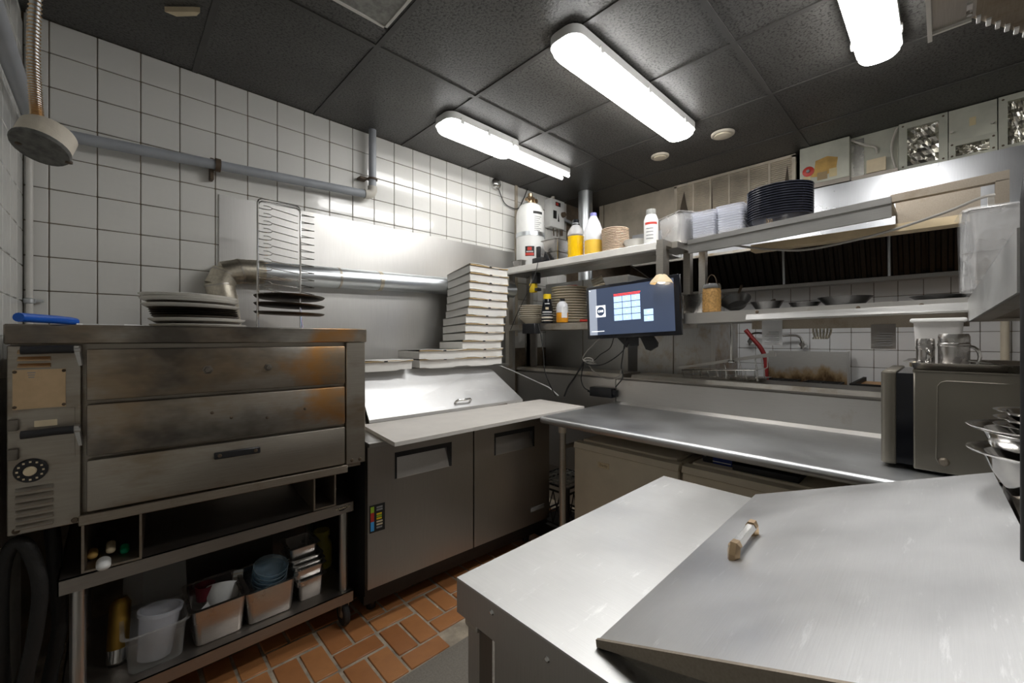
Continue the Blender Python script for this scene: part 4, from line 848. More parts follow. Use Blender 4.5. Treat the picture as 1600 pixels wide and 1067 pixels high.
def crate(z0, z1, par):
    b = B(); hx, hy = 0.165, 0.16
    for z in (z0, z0 + 0.03, z1 - 0.05, z1 - 0.012):
        b.box(-hx, hx, -hy, -hy + 0.008, z, z + 0.012).box(-hx, hx, hy - 0.008, hy, z, z + 0.012).box(-hx, -hx + 0.008, -hy, hy, z, z + 0.012).box(hx - 0.008, hx, -hy, hy, z, z + 0.012)
    for s in (-1, 1):
        for q in (-1, 1): b.box(s * hx - 0.01, s * hx + 0.01, q * hy - 0.01, q * hy + 0.01, z0, z1)
    obj('frame', b, 'black_plastic', par, False)
    n = 5; L_ = B()
    for k in range(n):
        for s in (-1, 1):
            a = -hy + k * 2 * hy / n; c = a + 2 * hy / n; m1, m2 = (z0 + 0.04, z1 - 0.05) if s > 0 else (z1 - 0.05, z0 + 0.04)
            L_.tube([(-hx + 0.004, a, m1), (-hx + 0.004, c, m2)], 0.004, 5); L_.tube([(a, -hy + 0.004, m1), (c, -hy + 0.004, m2)], 0.004, 5)
    obj('lattice', L_, 'black_plastic', par)
    g_ = B()
    for k in range(7):
        u = -hx + (k + 0.5) * 2 * hx / 7; g_.box(u - 0.004, u + 0.004, -hy, hy, z1 - 0.012, z1 - 0.004); g_.box(-hx, hx, u - 0.004, u + 0.004, z1 - 0.012, z1 - 0.004)
    obj('grid', g_, 'box_grey', par, False)
crate(0.10, 0.40, t)
obj('base', B().box(-0.15, 0.15, -0.15, 0.15, 0.0, 0.1), 'black_plastic', t, False)

# ================================================================== THINGS ON THE UPPER SHELF
U = 1.986
t = thing('fire_tank', 'white fire suppression cylinder with steel band standing in the corner', 'tank', (2.68, 2.555, U))
obj('cylinder', B().lathe([(0, U), (0.118, U), (0.125, U + 0.02), (0.125, 2.46), (0.118, 2.50), (0.095, 2.545), (0.05, 2.57), (0, 2.575)], (0, 0, 0), 40), 'white_paint', t)
obj('band', B().lathe([(0.125, 2.265), (0.129, 2.265), (0.129, 2.30), (0.125, 2.30)], (0, 0, 0), 40), 'galvanised', t)
obj('valve', B().cyl((0, 0, 2.565), (0, 0, 2.66), 0.022, seg=14).box(-0.03, 0.03, -0.03, 0.03, 2.60, 2.63, 0.004, 1).cyl((-0.06, 0, 2.60), (0.06, 0, 2.60), 0.012, seg=10), 'brass', t)
for s in (-1, 1): obj('gauge', B().lathe([(0, 0.012), (0.02, 0.012), (0.022, 0), (0, 0)], (0.045 * s - 0.01, -0.03, 2.595), 16, rx), 'brass', t)
# label panels wrap the cylinder front
def wrap(b, r, a0, a1, z0, z1, n=8):
    pts = [(r * math.cos(a0 + (a1 - a0) * k / n), r * math.sin(a0 + (a1 - a0) * k / n)) for k in range(n + 1)]
    pi = [(p[0] * 0.985, p[1] * 0.985) for p in pts]
    b.prism(pts + pi[::-1], 'z', z0, z1); return b
va = math.atan2(-2.555, -2.68)
lb = obj('label_plate', wrap(B(), 0.1262, va - 0.35, va + 0.28, 2.085, 2.17), 'ink_black', t, False)
obj('label_red', wrap(B(), 0.1268, va - 0.2, va + 0.1, 2.132, 2.162).bm and wrap(B(), 0.1270, va - 0.2, va + 0.1, 2.135, 2.162), 'red', t, False)
obj('label_red', wrap(B(), 0.1270, va - 0.33, va + 0.24, 2.09, 2.112), 'red', t, False)
for k in range(3): obj('label_line', wrap(B(), 0.1272, va - 0.28, va + 0.2, 2.118 + k * 0.004, 2.120 + k * 0.004), 'paper_white', t, False)
for k in range(9): obj('print_line', wrap(B(), 0.1258, va + 0.28, va + 0.85 - (k % 3) * 0.12, 2.425 - k * 0.017, 2.430 - k * 0.017), 'ink_grey', t, False)
hd = obj('print_heading', wrap(B(), 0.1258, va + 0.2, va + 0.95, 2.452, 2.474), 'ink_black', t, False)
t = thing('release_box', 'white fire system release box with red plate on the tiled wall', 'control box', (3.20, WY, 2.47)); 
bx = obj('case', B().box(-0.105, 0.105, -0.085, 0.0, 2.475, 2.755, 0.006), 'white_paint', t)
obj('name_plate', B().box(-0.035, 0.04, -0.087, -0.085, 2.69, 2.73), 'ink_black', bx, False); obj('red_plate', B().box(-0.028, 0.005, -0.088, -0.087, 2.697, 2.722), 'red', bx, False)
obj('window', B().box(-0.07, -0.02, -0.087, -0.085, 2.56, 2.64), 'ink_black', bx, False); obj('arrow', B().prism([(0.0, 2.54), (0.022, 2.54), (0.008, 2.62)], 'y', -0.087, -0.085), 'ink_black', bx, False)
obj('knob', B().lathe([(0, 0.03), (0.024, 0.028), (0.028, 0.0), (0, 0)], (0.075, -0.085, 2.62), 16, rx), 'iron_brown', t)
obj('outlet', B().cyl((0.10, -0.05, 2.48), (0.10, -0.05, 2.42), 0.014, seg=10).cyl((-0.03, -0.05, 2.475), (-0.02, -0.05, 2.40), 0.006, seg=8).cyl((0.03, -0.05, 2.475), (0.03, -0.05, 2.40), 0.006, seg=8), 'iron_brown', t)
obj('conduit', B().cyl((0.10, -0.045, 2.60), (0.52, -0.045, 2.56), 0.016, seg=12), 'pipe_grey', t); obj('top_conduit', B().cyl((-0.03, -0.045, 2.755), (-0.03, -0.045, 2.79), 0.02, seg=12), 'fitting', t)
solo('vent_duct', B().cyl((3.30, 2.41, 1.9), (3.30, 2.41, 2.79), 0.068, seg=28), 'galvanised', 'vertical galvanised duct rising to the ceiling beside the release box', 'duct')
for k in range(2):
    solo('food_pan', pan_b(0.17, 0.24, 0.10), 'pan_steel', ('lower', 'upper')[k] + ' steel pan of the stacked pair beside the fire cylinder', 'food pan', (2.725, 2.27, U + k * 0.105), R(90), 'stacked pans beside the cylinder')
t = thing('scanner_stand', 'black handset standing in a cradle on the upper shelf', 'handset', (2.545, 2.32, U))
obj('cradle', B().box(-0.03, 0.03, -0.05, 0.06, U, U + 0.055, 0.008), 'black_plastic', t); obj('handset', B().box(-0.012, 0.012, -0.005, 0.03, U + 0.04, U + 0.15, 0.005), 'black_plastic', t); obj('back_plate', B().prism([(-0.10, U), (0.0, U), (-0.03, U + 0.11)], 'x', 0.03, 0.045), 'black_plastic', t)
solo('steel_tub', pan_b(0.09, 0.11, 0.06), 'pan_steel', 'little steel tub at the end of the upper shelf beside the handset', 'food pan', (2.555, 2.555, U))
# oil jugs
t = thing('oil_jug', 'ribbed clear jug of golden oil with black neck ring', 'bottle', (2.60, 1.99, U))
ob = []
for k in range(13): ob.append((0.064 - (0.003 if k % 2 else 0), U + 0.004 + k * 0.0145))
jg = obj('oil_fill', B().lathe([(0, U + 0.001)] + ob + [(0, U + 0.186)], (0, 0, 0), 24), 'oil', t)
obj('bottle', B().lathe([(0.066, U + 0.19), (0.064, U + 0.215), (0.045, U + 0.25), (0.028, U + 0.27), (0.026, U + 0.285), (0.024, U + 0.285), (0.024, U + 0.27), (0.042, U + 0.248), (0.061, U + 0.213), (0.063, U + 0.19)], (0, 0, 0), 24), 'clear_plastic', t)
obj('neck', B().lathe([(0.027, U + 0.268), (0.031, U + 0.268), (0.031, U + 0.276), (0.024, U + 0.278), (0.026, U + 0.31), (0.02, U + 0.31), (0.02, U + 0.27)], (0, 0, 0), 20), 'black_gloss', t)
t = thing('oil_jug', 'milky jug with mauve cap half full of pale oil', 'bottle', (2.62, 1.84, U))
obj('oil_fill', B().lathe([(0, U + 0.001), (0.066, U + 0.001), (0.068, U + 0.01), (0.068, U + 0.125), (0, U + 0.125)], (0, 0, 0), 24), 'oil_pale', t)
obj('bottle', B().lathe([(0.069, U + 0.125), (0.07, U + 0.20), (0.05, U + 0.26), (0.025, U + 0.31), (0.022, U + 0.315), (0, U + 0.315)], (0, 0, 0), 24), 'jug_plastic', t); obj('cap', B().lathe([(0, U + 0.335), (0.024, U + 0.335), (0.025, U + 0.312), (0, U + 0.312)], (0, 0, 0), 20), 'purple_cap', t)
bp = [(0, 0), (0.066, 0), (0.07, 0.006), (0.078, 0.0225), (0.097, 0.0235), (0.098, 0.026), (0.096, 0.0285), (0.076, 0.026), (0.067, 0.008), (0, 0.006)]
p_ = None
for k in range(14):
    loc = (2.64, 1.655 + 0.0008 * k, U + k * 0.0118)
    if p_ is None: p_ = solo('tan_bowl', B().lathe(bp, (0, 0, 0), 30), 'plate_tan', nth(0, 14, 'tan bowl in the stack on the upper shelf'), 'bowl', loc, 0, 'stacked tan bowls')
    else: dup(p_, loc, label=nth(k, 14, 'tan bowl in the stack on the upper shelf'))
for k in range(2): solo('white_bowl', B().lathe([(0, 0), (0.04, 0), (0.07, 0.03), (0.085, 0.055), (0.082, 0.056), (0.066, 0.033), (0, 0.006)], (0, 0, 0), 30), 'plate_white', nth(k, 2, 'white bowl nested beside the tan bowls'), 'bowl', (2.63, 1.49, U + k * 0.014), 0, 'white bowls')
t = thing('cleaner_bottle', 'white bottle with grey cap and printed label on the upper shelf', 'bottle', (2.565, 1.345, U))
obj('bottle', B().lathe([(0, U), (0.044, U), (0.046, U + 0.006), (0.046, U + 0.17), (0.034, U + 0.20), (0.026, U + 0.21), (0, U + 0.21)], (0, 0, 0), 24), 'white_plastic', t); obj('cap', B().lathe([(0, U + 0.24), (0.03, U + 0.24), (0.031, U + 0.205), (0, U + 0.205)], (0, 0, 0), 20), 'box_grey', t)
va2 = math.atan2(-1.345, -2.565)
obj('label_band', wrap(B(), 0.0468, va2 - 0.9, va2 + 0.9, U + 0.135, U + 0.15), 'red', t, False)
for k in range(4): obj('label_line', wrap(B(), 0.0468, va2 - 0.7, va2 + 0.3, U + 0.04 + k * 0.022, U + 0.046 + k * 0.022), 'ink_grey', t, False)
t = thing('wrapped_pan', 'steel pan wrapped in cling film on the upper shelf end', 'food pan', (2.70, 1.215, U - 0.02), R(60))
obj('pan', pan_b(0.22, 0.16, 0.19, z0=U), 'pan_steel', t)
fl = pan_b(0.232, 0.172, 0.197, z0=U - 0.003)
for v in fl.bm.verts: v.co.x += random.uniform(-.006, .006); v.co.y += random.uniform(-.006, .006)
obj('film', fl, 'wrap_film', t, True)
for (x, y, lab, w_, d_) in ((2.70, 1.025, 'clear plastic lid in the stack beside the wrapped pan', 0.20, 0.145), (2.70, 0.875, 'clear ribbed tray in the stack beside the black bowls', 0.20, 0.145)):
    pr_ = None
    for k in range(11):
        loc = (x, y, 1.978 + (0.006 if y < 1 else 0) + k * 0.0145)
        if pr_ is None: pr_ = solo('clear_tray', pan_b(w_, d_, 0.03, 0.006, 0.9), 'clear_lid', nth(0, 11, lab), 'tray', loc, 0, 'clear trays: ' + lab[-12:])
        else: dup(pr_, loc, label=nth(k, 11, lab))
pr_ = None
for k in range(13):
    loc = (2.68, 0.64, 1.986 + k * 0.0135)
    if pr_ is None:
        b = B().lathe([(0, 0), (0.115, 0), (0.125, 0.006), (0.142, 0.052), (0.150, 0.055), (0.150, 0.059), (0.138, 0.058), (0.12, 0.01), (0, 0.006)], (0, 0, 0), 40, None, 0.9, 1.06)
        pr_ = solo('black_bowl', b, 'navy_plastic', 'lowest black takeout bowl with gold mark in the stack on the heat shelf', 'bowl', loc, 0, 'black takeout bowls')
        first_bowl = pr_
    else: dup(pr_, loc, label=nth(k, 13, 'black takeout bowl in the stack on the heat shelf'))
for k in range(4): obj('gold_mark', B().cyl((-0.1145, 0.03 - k * 0.008, 0.016), (-0.1215, 0.03 - k * 0.008, 0.042 - (k % 2) * 0.007), 0.0018, seg=6), 'brass', first_bowl, True, True)

# ================================================================== THINGS ON THE LOWER LEFT SHELF
LZ = 1.501
def plates(x, y, n, r, step, label, group, mt='plate_cream', z0=LZ):
    p = None
    for k in range(n):
        loc = (x + random.uniform(-.002, .002), y + random.uniform(-.003, .003), z0 + k * step)
        if p is None: p = solo('plate', B().lathe([(0, 0), (r * 0.55, 0), (r * 0.62, 0.006), (r * 0.98, 0.020), (r, 0.022), (r * 0.98, 0.025), (r * 0.6, 0.011), (0, 0.008)], (0, 0, 0), 36), mt, nth(0, n, label), 'plate', loc, 0, group)
        else: dup(p, loc, label=nth(k, n, label))
solo('serving_bowl', B().lathe([(0, 0), (0.06, 0), (0.115, 0.05), (0.12, 0.055), (0.116, 0.058), (0.055, 0.01), (0, 0.008)], (0, 0, 0), 36), 'plate_cream', 'cream serving bowl under the short plate stack', 'bowl', (2.64, 2.49, LZ))
plates(2.64, 2.49, 6, 0.122, 0.0175, 'cream plate in the short stack on the lower shelf', 'short plate stack', z0=LZ + 0.046)
plates(2.745, 2.165, 14, 0.157, 0.0208, 'cream plate in the tall stack behind the sauce bottles', 'tall plate stack')
t = thing('sauce_bottle', 'black sauce bottle with yellow cap in front of the plates', 'bottle', (2.535, 2.228, LZ))
obj('bottle', B().lathe([(0, LZ), (0.046, LZ), (0.048, LZ + 0.006), (0.048, LZ + 0.10), (0.032, LZ + 0.185), (0.03, LZ + 0.195), (0, LZ + 0.195)], (0, 0, 0), 24), 'black_gloss', t); obj('cap', B().lathe([(0, LZ + 0.232), (0.031, LZ + 0.232), (0.032, LZ + 0.193), (0, LZ + 0.193)], (0, 0, 0), 22), 'yellow', t)
va4 = math.atan2(-2.235, -2.545)
for z0, z1, mt, a0, a1 in ((0.015, 0.022, 'plate_cream', -1.2, 1.2), (0.036, 0.05, 'plate_cream', -1.2, 1.2), (0.062, 0.072, 'ink_grey', -1.2, 1.2), (0.082, 0.09, 'paper_white', -0.9, 0.9)): obj('label_band', wrap(B(), 0.0488, va4 + a0, va4 + a1, LZ + z0, LZ + z1), mt, t, False)
obj('label_spot', wrap(B(), 0.0465, va4 - 0.3, va4 + 0.25, LZ + 0.098, LZ + 0.125), 'ivory', t, False); obj('label_spot', wrap(B(), 0.0405, va4 - 0.5, va4 - 0.1, LZ + 0.15, LZ + 0.158).bm and wrap(B(), 0.041, va4 - 0.5, va4 + 0.5, LZ + 0.150, LZ + 0.157), 'paper_white', t, False)
t = thing('sauce_bottle', 'white sauce bottle with orange contents and black cap in front of the plates', 'bottle', (2.535, 2.072, LZ))
obj('bottle', B().lathe([(0.046, LZ + 0.075), (0.046, LZ + 0.115), (0.04, LZ + 0.145), (0.02, LZ + 0.165), (0, LZ + 0.165)], (0, 0, 0), 24), 'jug_plastic', t); obj('sauce', B().lathe([(0, LZ), (0.044, LZ), (0.046, LZ + 0.006), (0.046, LZ + 0.078), (0, LZ + 0.078)], (0, 0, 0), 24), 'orange', t); obj('cap', B().lathe([(0, LZ + 0.186), (0.021, LZ + 0.186), (0.021, LZ + 0.164), (0, LZ + 0.164)], (0, 0, 0), 18), 'black_plastic', t)
obj('label', wrap(B(), 0.0472, math.atan2(-2.08, -2.545) - 0.1, math.atan2(-2.08, -2.545) + 0.95, LZ + 0.035, LZ + 0.115), 'paper_white', t, False)
solo('router_box', B().box(2.43, 2.50, 2.27, 2.41, 1.415, 1.497, 0.004, 1), 'black_plastic', 'black box fixed to the front edge of the lower shelf', 'device')
solo('red_packet', B().box(-0.03, 0.03, -0.045, 0.045, 0, 0.03, 0.006), 'red', 'small red packet on top of the tall plate stack', 'packet', (2.74, 2.13, LZ + 0.283), 0.3)
solo('red_packet', B().box(-0.02, 0.02, -0.04, 0.04, 0, 0.018, 0.004), 'red', 'flat red packet beside the screen on the lower shelf', 'packet', (2.55, 1.86, LZ), 0.3)
t = thing('hanging_tool', 'yellow and black tool hanging under the upper shelf', 'tool', (2.58, 2.42, 1.76))
obj('head', B().box(-0.02, 0.02, -0.03, 0.035, 1.765, 1.845, 0.008), 'yellow', t); obj('grip', B().box(-0.025, 0.025, -0.06, 0.0, 1.84, 1.93, 0.006).box(-0.022, 0.022, -0.07, -0.03, 1.775, 1.80, 0.004), 'black_plastic', t)
t = thing('tin_cup', 'tin cup lying on its side above the screen', 'cup', (2.74, 1.93, 1.80)); t.rotation_euler = (R(70), 0, R(30))
obj('cup', B().lathe([(0, 0), (0.04, 0), (0.045, 0.09), (0.042, 0.09), (0.037, 0.004), (0, 0.004)], (0, 0, 0.0), 22), 'galv_tape', t, True, True)

# ================================================================== THINGS ON THE LOWER RIGHT SHELF
Q = 1.532
solo('food_pan', pan_b(0.14, 0.15, 0.125), 'pan_steel', 'square steel pan beside the spice jar on the heat shelf', 'food pan', (2.70, 1.10, Q - 0.002))
t = thing('spice_jar', 'tall ribbed jar of brown spice with wire handle on the heat shelf', 'jar', (2.58, 0.965, Q))
obj('jar', B().lathe([(0, Q), (0.045, Q), (0.05, Q + 0.005)] + [(0.052 - (0.0025 if k % 2 else 0), Q + 0.01 + k * 0.011) for k in range(12)] + [(0.048, Q + 0.142), (0, Q + 0.142)], (0, 0, 0), 24), 'spice', t); obj('lid', B().lathe([(0, Q + 0.17), (0.044, Q + 0.17), (0.05, Q + 0.16), (0.052, Q + 0.141), (0, Q + 0.141)], (0, 0, 0), 24), 'glass', t)
obj('handle', B().tube([(0, 0.028 * math.cos(a), Q + 0.165 + 0.06 * math.sin(a)) for a in [k * PI / 10 for k in range(11)]], 0.003, 6), 'iron_brown', t)
def fry_pan(x, y, z, r, rot, lab, h=0.045):
    t = thing('frying_pan', lab, 'pan', (x, y, z), 0, 'pans on the heat shelf'); t.rotation_euler = rot
    obj('bowl', B().lathe([(0, 0), (r * 0.62, 0), (r * 0.95, h * 0.9), (r, h), (r * 0.97, h), (r * 0.6, 0.005), (0, 0.005)], (0, 0, 0), 32), 'wok', t, True, True)
    obj('handle', B().tube([(r * 0.93, 0, h * 0.85), (r * 1.2, 0, h * 1.0), (r * 1.75, 0, h * 1.1)], 0.008, 8), 'iron_brown', t, True, True)
fry_pan(2.73, 0.875, 1.573, 0.085, (R(0), R(-38), 0), 'black frying pan propped on edge beside the spice jar'); fry_pan(2.72, 0.71, 1.537, 0.085, (0, R(-4), 0), 'shiny black frying pan lying flat next to the propped pan', 0.055)
fry_pan(2.72, 0.53, 1.538, 0.075, (0, 0, 0), 'small shallow pan between the two larger frying pans', 0.035); fry_pan(2.73, 0.36, 1.541, 0.115, (0, 0, 0), 'wide black frying pan above the hanging paper', 0.05); fry_pan(2.74, 0.02, 1.544, 0.10, (0, 0, 0), 'low pan at the end of the heat shelf beside the wrapped pans', 0.03)
t = thing('wrapped_pans', 'stack of steel pans wrapped in torn cling film above the microwave', 'food pan', (2.62, -0.21, 1.553))
obj('lower_pan', pan_b(0.27, 0.30, 0.17, z0=1.553), 'pan_steel', t); obj('upper_pan', pan_b(0.27, 0.30, 0.17, z0=1.722), 'pan_steel', t); obj('lid_pan', B().box(-0.13, 0.13, -0.145, 0.145, 1.885, 1.9, 0.004, 1), 'pan_steel', t)
fl = pan_b(0.30, 0.335, 0.33, z0=1.56, taper=0.95)
for v in fl.bm.verts: v.co += Vector((random.uniform(-.012, .012), random.uniform(-.012, .012), random.uniform(-.012, .012)))
obj('film', fl, 'wrap_film', t, True)
fl = B(); n = 9
vsq = [[fl.bm.verts.new((-0.16 - 0.02 * math.sin(i * 1.7 + j) - random.uniform(0, .012), 0.17 - 0.32 * i / n, 1.70 + 0.18 * j / 5 + random.uniform(-.008, .008) - 0.05 * (i % 2) * (j == 0))) for i in range(n + 1)] for j in range(6)]
for j in range(5):
    for i in range(n): fl.bm.faces.new((vsq[j][i], vsq[j][i + 1], vsq[j + 1][i + 1], vsq[j + 1][i]))
obj('torn_film', fl, 'wrap_film', t, True)
# papers and utensils under the shelf (codes on the slips left out)
for y0, y1, z0, z1, mt, lab in ((0.593, 0.689, 1.34, 1.482, 'paper_white', 'white printed slip hanging under the heat shelf'), (0.153, 0.239, 1.33, 1.443, 'paper_grey', 'grey printed slip hanging under the heat shelf beside the tub')):
    t = thing('order_slip', lab, 'paper', (2.545, (y0 + y1) / 2, z0)); h = (y1 - y0) / 2
    b = B(); n = 6
    r0 = [[b.bm.verts.new((0.004 * math.sin(j * 1.1), -h + 2 * h * i / 2, z0 + (z1 - z0) * j / n)) for i in range(3)] for j in range(n + 1)]
    for j in range(n):
        for i in range(2): b.bm.faces.new((r0[j][i], r0[j][i + 1], r0[j + 1][i + 1], r0[j + 1][i]))
    bmesh.ops.solidify(b.bm, geom=list(b.bm.faces), thickness=0.0006)
    sh = obj('sheet', b, mt, t, True)
    for k in range(6): obj('print_line', B().box(-0.008, -0.0055, -h * 0.7, h * (0.7 - 0.2 * (k % 3)), z0 + 0.015 + k * 0.011, z0 + 0.018 + k * 0.011), 'ink_grey', sh, False)
t = thing('utensil_bunch', 'bunch of steel skimmers hanging below the heat shelf', 'utensils', (2.78, 0.465, 1.37))
for k in range(6): obj('tine', B().tube(smooth_path([(0, -0.035 + k * 0.014, 1.48), (0.01, -0.04 + k * 0.016, 1.42), (0, -0.03 + k * 0.012, 1.385), (0.01, -0.02 + k * 0.012, 1.378)], 3), 0.005, 6), 'galv_tape', t)
obj('hook_bar', B().cyl((0, -0.06, 1.472), (0, 0.06, 1.472), 0.007, seg=8), 'steel_y', t)

# ================================================================== MICROWAVE AND WHAT STANDS ON IT
mw = thing('microwave', 'bronze-grey commercial microwave standing on the work table', 'microwave', (2.10, 0.08, TZ_))
obj('side_panel', B().box(0.0, 0.012, -0.50, 0.0, 0.905, 1.262, 0.004, 1), 'micro_panel', mw); obj('body', B().box(0.006, 0.47, -0.50, 0.0, 0.908, 1.258), 'black_plastic', mw, False); obj('top_panel', B().box(0.0, 0.475, -0.50, 0.002, 1.256, 1.264), 'micro_panel', mw, False)
dr = obj('door', B().box(0.02, 0.47, 0.045, 0.088, 0.905, 1.256, 0.006), 'micro_panel', mw); obj('door_edge', B().cyl((0.025, 0.066, 0.912), (0.025, 0.066, 1.25), 0.024, seg=16), 'micro_panel', mw); obj('door_gap', B().box(0.012, 0.46, 0.0, 0.046, 0.915, 1.25), 'black_gloss', mw, False)
for y in (-0.44, -0.06):
    for x in (0.05, 0.42): obj('foot', B().cyl((x, y, TZ_), (x, y, 0.91), 0.014, seg=10), 'black_plastic', mw)
em = B(); zA, zB = 0.93, 1.23
em.tube([(-0.0015, -0.42, zB - 0.002), (-0.0015, -0.085, zB), (-0.0015, -0.07, zB - 0.006), (-0.0015, -0.062, zB - 0.02), (-0.0015, -0.058, zA + 0.025), (-0.0015, -0.064, zA + 0.012), (-0.0015, -0.075, zA + 0.004)], 0.0022, 6)
obj('embossed_line', em, 'micro_panel', mw)
obj('vent_boss', B().lathe([(0, 0.012), (0.01, 0.010), (0.015, 0.0), (0, 0)], (0.0, -0.077, 0.945), 16, Matrix.Rotation(R(-90), 4, 'Y')), 'steel_brown', mw)
MZ = 1.264
t = thing('sheet_pan', 'steel sheet pan lying on top of the microwave', 'tray', (2.34, -0.14, MZ))
obj('pan', pan_b(0.46, 0.48, 0.026, 0.012, 0.93, z0=MZ), 'pan_steel', t)
IZ = MZ + 0.003
def shaker(x, y, r, h, lab, side):
    t = thing('shaker', lab, 'shaker', (x, y, IZ))
    obj('body', B().lathe([(0, IZ), (r * 0.96, IZ), (r, IZ + 0.004), (r, IZ + h * 0.66), (0, IZ + h * 0.66)], (0, 0, 0), 28), 'pan_steel', t)
    obj('lid', B().lathe([(r, IZ + h * 0.64), (r * 1.04, IZ + h * 0.66), (r * 1.04, IZ + h * 0.72), (r * 1.0, IZ + h * 0.74), (r * 1.02, IZ + h * 0.78), (r, IZ + h * 0.93), (r * 0.92, IZ + h), (0, IZ + h * 1.02)], (0, 0, 0), 28), 'pan_steel', t)
    a = side; pts = []
    for k in range(9):
        q = -PI / 2 + PI * k / 8; pts.append(((r + 0.026 * math.cos(q)) * math.cos(a), (r + 0.026 * math.cos(q)) * math.sin(a), IZ + h * 0.36 + h * 0.28 * math.sin(q)))
    obj('handle', B().tube(pts, 0.006, 8), 'chrome', t)
shaker(2.22, -0.022, 0.041, 0.128, 'wide steel shaker mug with handle on the sheet pan', R(-75)); shaker(2.24, 0.052, 0.026, 0.11, 'narrow steel shaker mug on the sheet pan', R(190))
t = thing('plastic_tub', 'white plastic tub with rim on the sheet pan behind the shakers', 'tub', (2.43, 0.02, IZ))
obj('tub', pan_b(0.14, 0.145, 0.18, 0.012, 0.84, z0=IZ), 'tub_plastic', t); obj('rim', B().box(-0.077, 0.077, -0.08, 0.08, IZ + 0.176, IZ + 0.192, 0.006), 'white_plastic', t); obj('contents', B().box(-0.05, 0.05, -0.052, 0.052, IZ + 0.02, IZ + 0.14, 0.02), 'ivory', t)
t = thing('tongs', 'steel tongs lying beside the shaker on the sheet pan', 'tongs', (2.20, -0.10, IZ), R(-70))
for s in (-1, 1): obj('arm', B().hexa([(-0.05, s * 0.004 - 0.006, IZ + 0.03), (0.16, s * 0.022 - 0.006, IZ + 0.001), (0.16, s * 0.022 + 0.006, IZ + 0.001), (-0.05, s * 0.004 + 0.006, IZ + 0.03), (-0.05, s * 0.004 - 0.006, IZ + 0.034), (0.16, s * 0.022 - 0.006, IZ + 0.005), (0.16, s * 0.022 + 0.006, IZ + 0.005), (-0.05, s * 0.004 + 0.006, IZ + 0.034)]), 'chrome', t, False)
solo('butter_block', B().box(-0.02, 0.02, -0.014, 0.014, 0, 0.02, 0.003, 1), 'ivory', 'small cream block at the corner of the sheet pan', 'block', (2.28, 0.083, IZ))

# ================================================================== NEAR PREP COUNTER
N0 = (0.54, 0.735)
nc = thing('prep_counter', 'stainless prep counter with hinged sloping lid in the foreground', 'counter', (N0[0], N0[1], 0.0))
def nl(x, y): return (x - N0[0], y - N0[1])
NZ = 0.86
obj('worktop', B().box(0.0, 0.96, -1.15, 0.0, NZ - 0.004, NZ), 'steel_worn', nc, False)
obj('apron', B().box(0.0, 0.004, -1.15, -0.004, NZ - 0.075, NZ - 0.004), 'steel_door', nc, False); obj('apron', B().box(0.0, 0.96, -0.004, 0.0, NZ - 0.075, NZ - 0.004), 'steel_door', nc, False); obj('apron', B().box(0.956, 0.96, -1.15, -0.004, NZ - 0.075, NZ - 0.004), 'steel_door', nc, False)  # darker steel than the worktop: the dim reflections are put into its colour
obj('cabinet', B().box(0.03, 0.93, -1.12, -0.09, 0.10, NZ - 0.085), 'steel_door', nc, False)
obj('corner_post', B().box(0.014, 0.05, -0.06, -0.022, 0.10, NZ - 0.075), 'steel_door', nc, False); 
obj('gasket', B().box(0.01, 0.055, -1.1, -0.05, NZ - 0.088, NZ - 0.074, 0.004, 1).box(0.008, 0.05, -0.06, -0.015, NZ - 0.10, NZ - 0.074, 0.006), 'steel_grease', nc, False); obj('door_trim', B().box(0.022, 0.03, -1.1, -0.10, NZ - 0.097, NZ - 0.09), 'steel_y', nc, False)
for x in (0.06, 0.9):
    for y in (-1.05, -0.1): obj('leg', B().cyl((x, y, 0), (x, y, 0.11), 0.025, seg=12), 'black_plastic', nc)
for y in (-0.115, -0.26): obj('screw', B().lathe([(0, 0.004), (0.004, 0.003), (0.006, 0), (0, 0)], (0.0, y, NZ - 0.022 - (0.012 if y < -0.2 else 0)), 10, Matrix.Rotation(R(-90), 4, 'Y')), 'chrome', nc)
a = nl(0.588, 0.405); c_ = nl(1.506, 0.427); e1 = nl(1.50, -0.079); e0 = nl(0.585, -0.10)
lid = obj('lid', B().hexa([(a[0], a[1], NZ + 0.001), (c_[0], c_[1], NZ + 0.001), (e1[0], e1[1], 1.02), (e0[0], e0[1], 1.02), (a[0], a[1], NZ + 0.012), (c_[0], c_[1], NZ + 0.012), (e1[0], e1[1], 1.063), (e0[0], e0[1], 1.063)]), 'steel_lid', nc, False)
obj('lid_skirt', B().hexa([(a[0] - .002, a[1], NZ + 0.001), (a[0] + .004, a[1], NZ + 0.001), (e0[0] + .004, e0[1], 1.0), (e0[0] - .002, e0[1], 1.0), (a[0] - .002, a[1] + .002, NZ + 0.013), (a[0] + .004, a[1] + .002, NZ + 0.013), (e0[0] + .004, e0[1], 1.064), (e0[0] - .002, e0[1], 1.064)]), 'steel_brown', lid, False)
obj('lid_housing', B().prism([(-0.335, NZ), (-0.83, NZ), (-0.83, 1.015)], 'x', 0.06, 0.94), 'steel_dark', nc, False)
obj('rear_ledge', B().box(0.02, 0.97, -1.15, -0.845, NZ, 1.045), 'steel_spot', nc, False); obj('rear_trim', B().box(0.02, 0.97, -0.86, -0.83, 0.95, 1.052), 'steel_dark', nc, False)
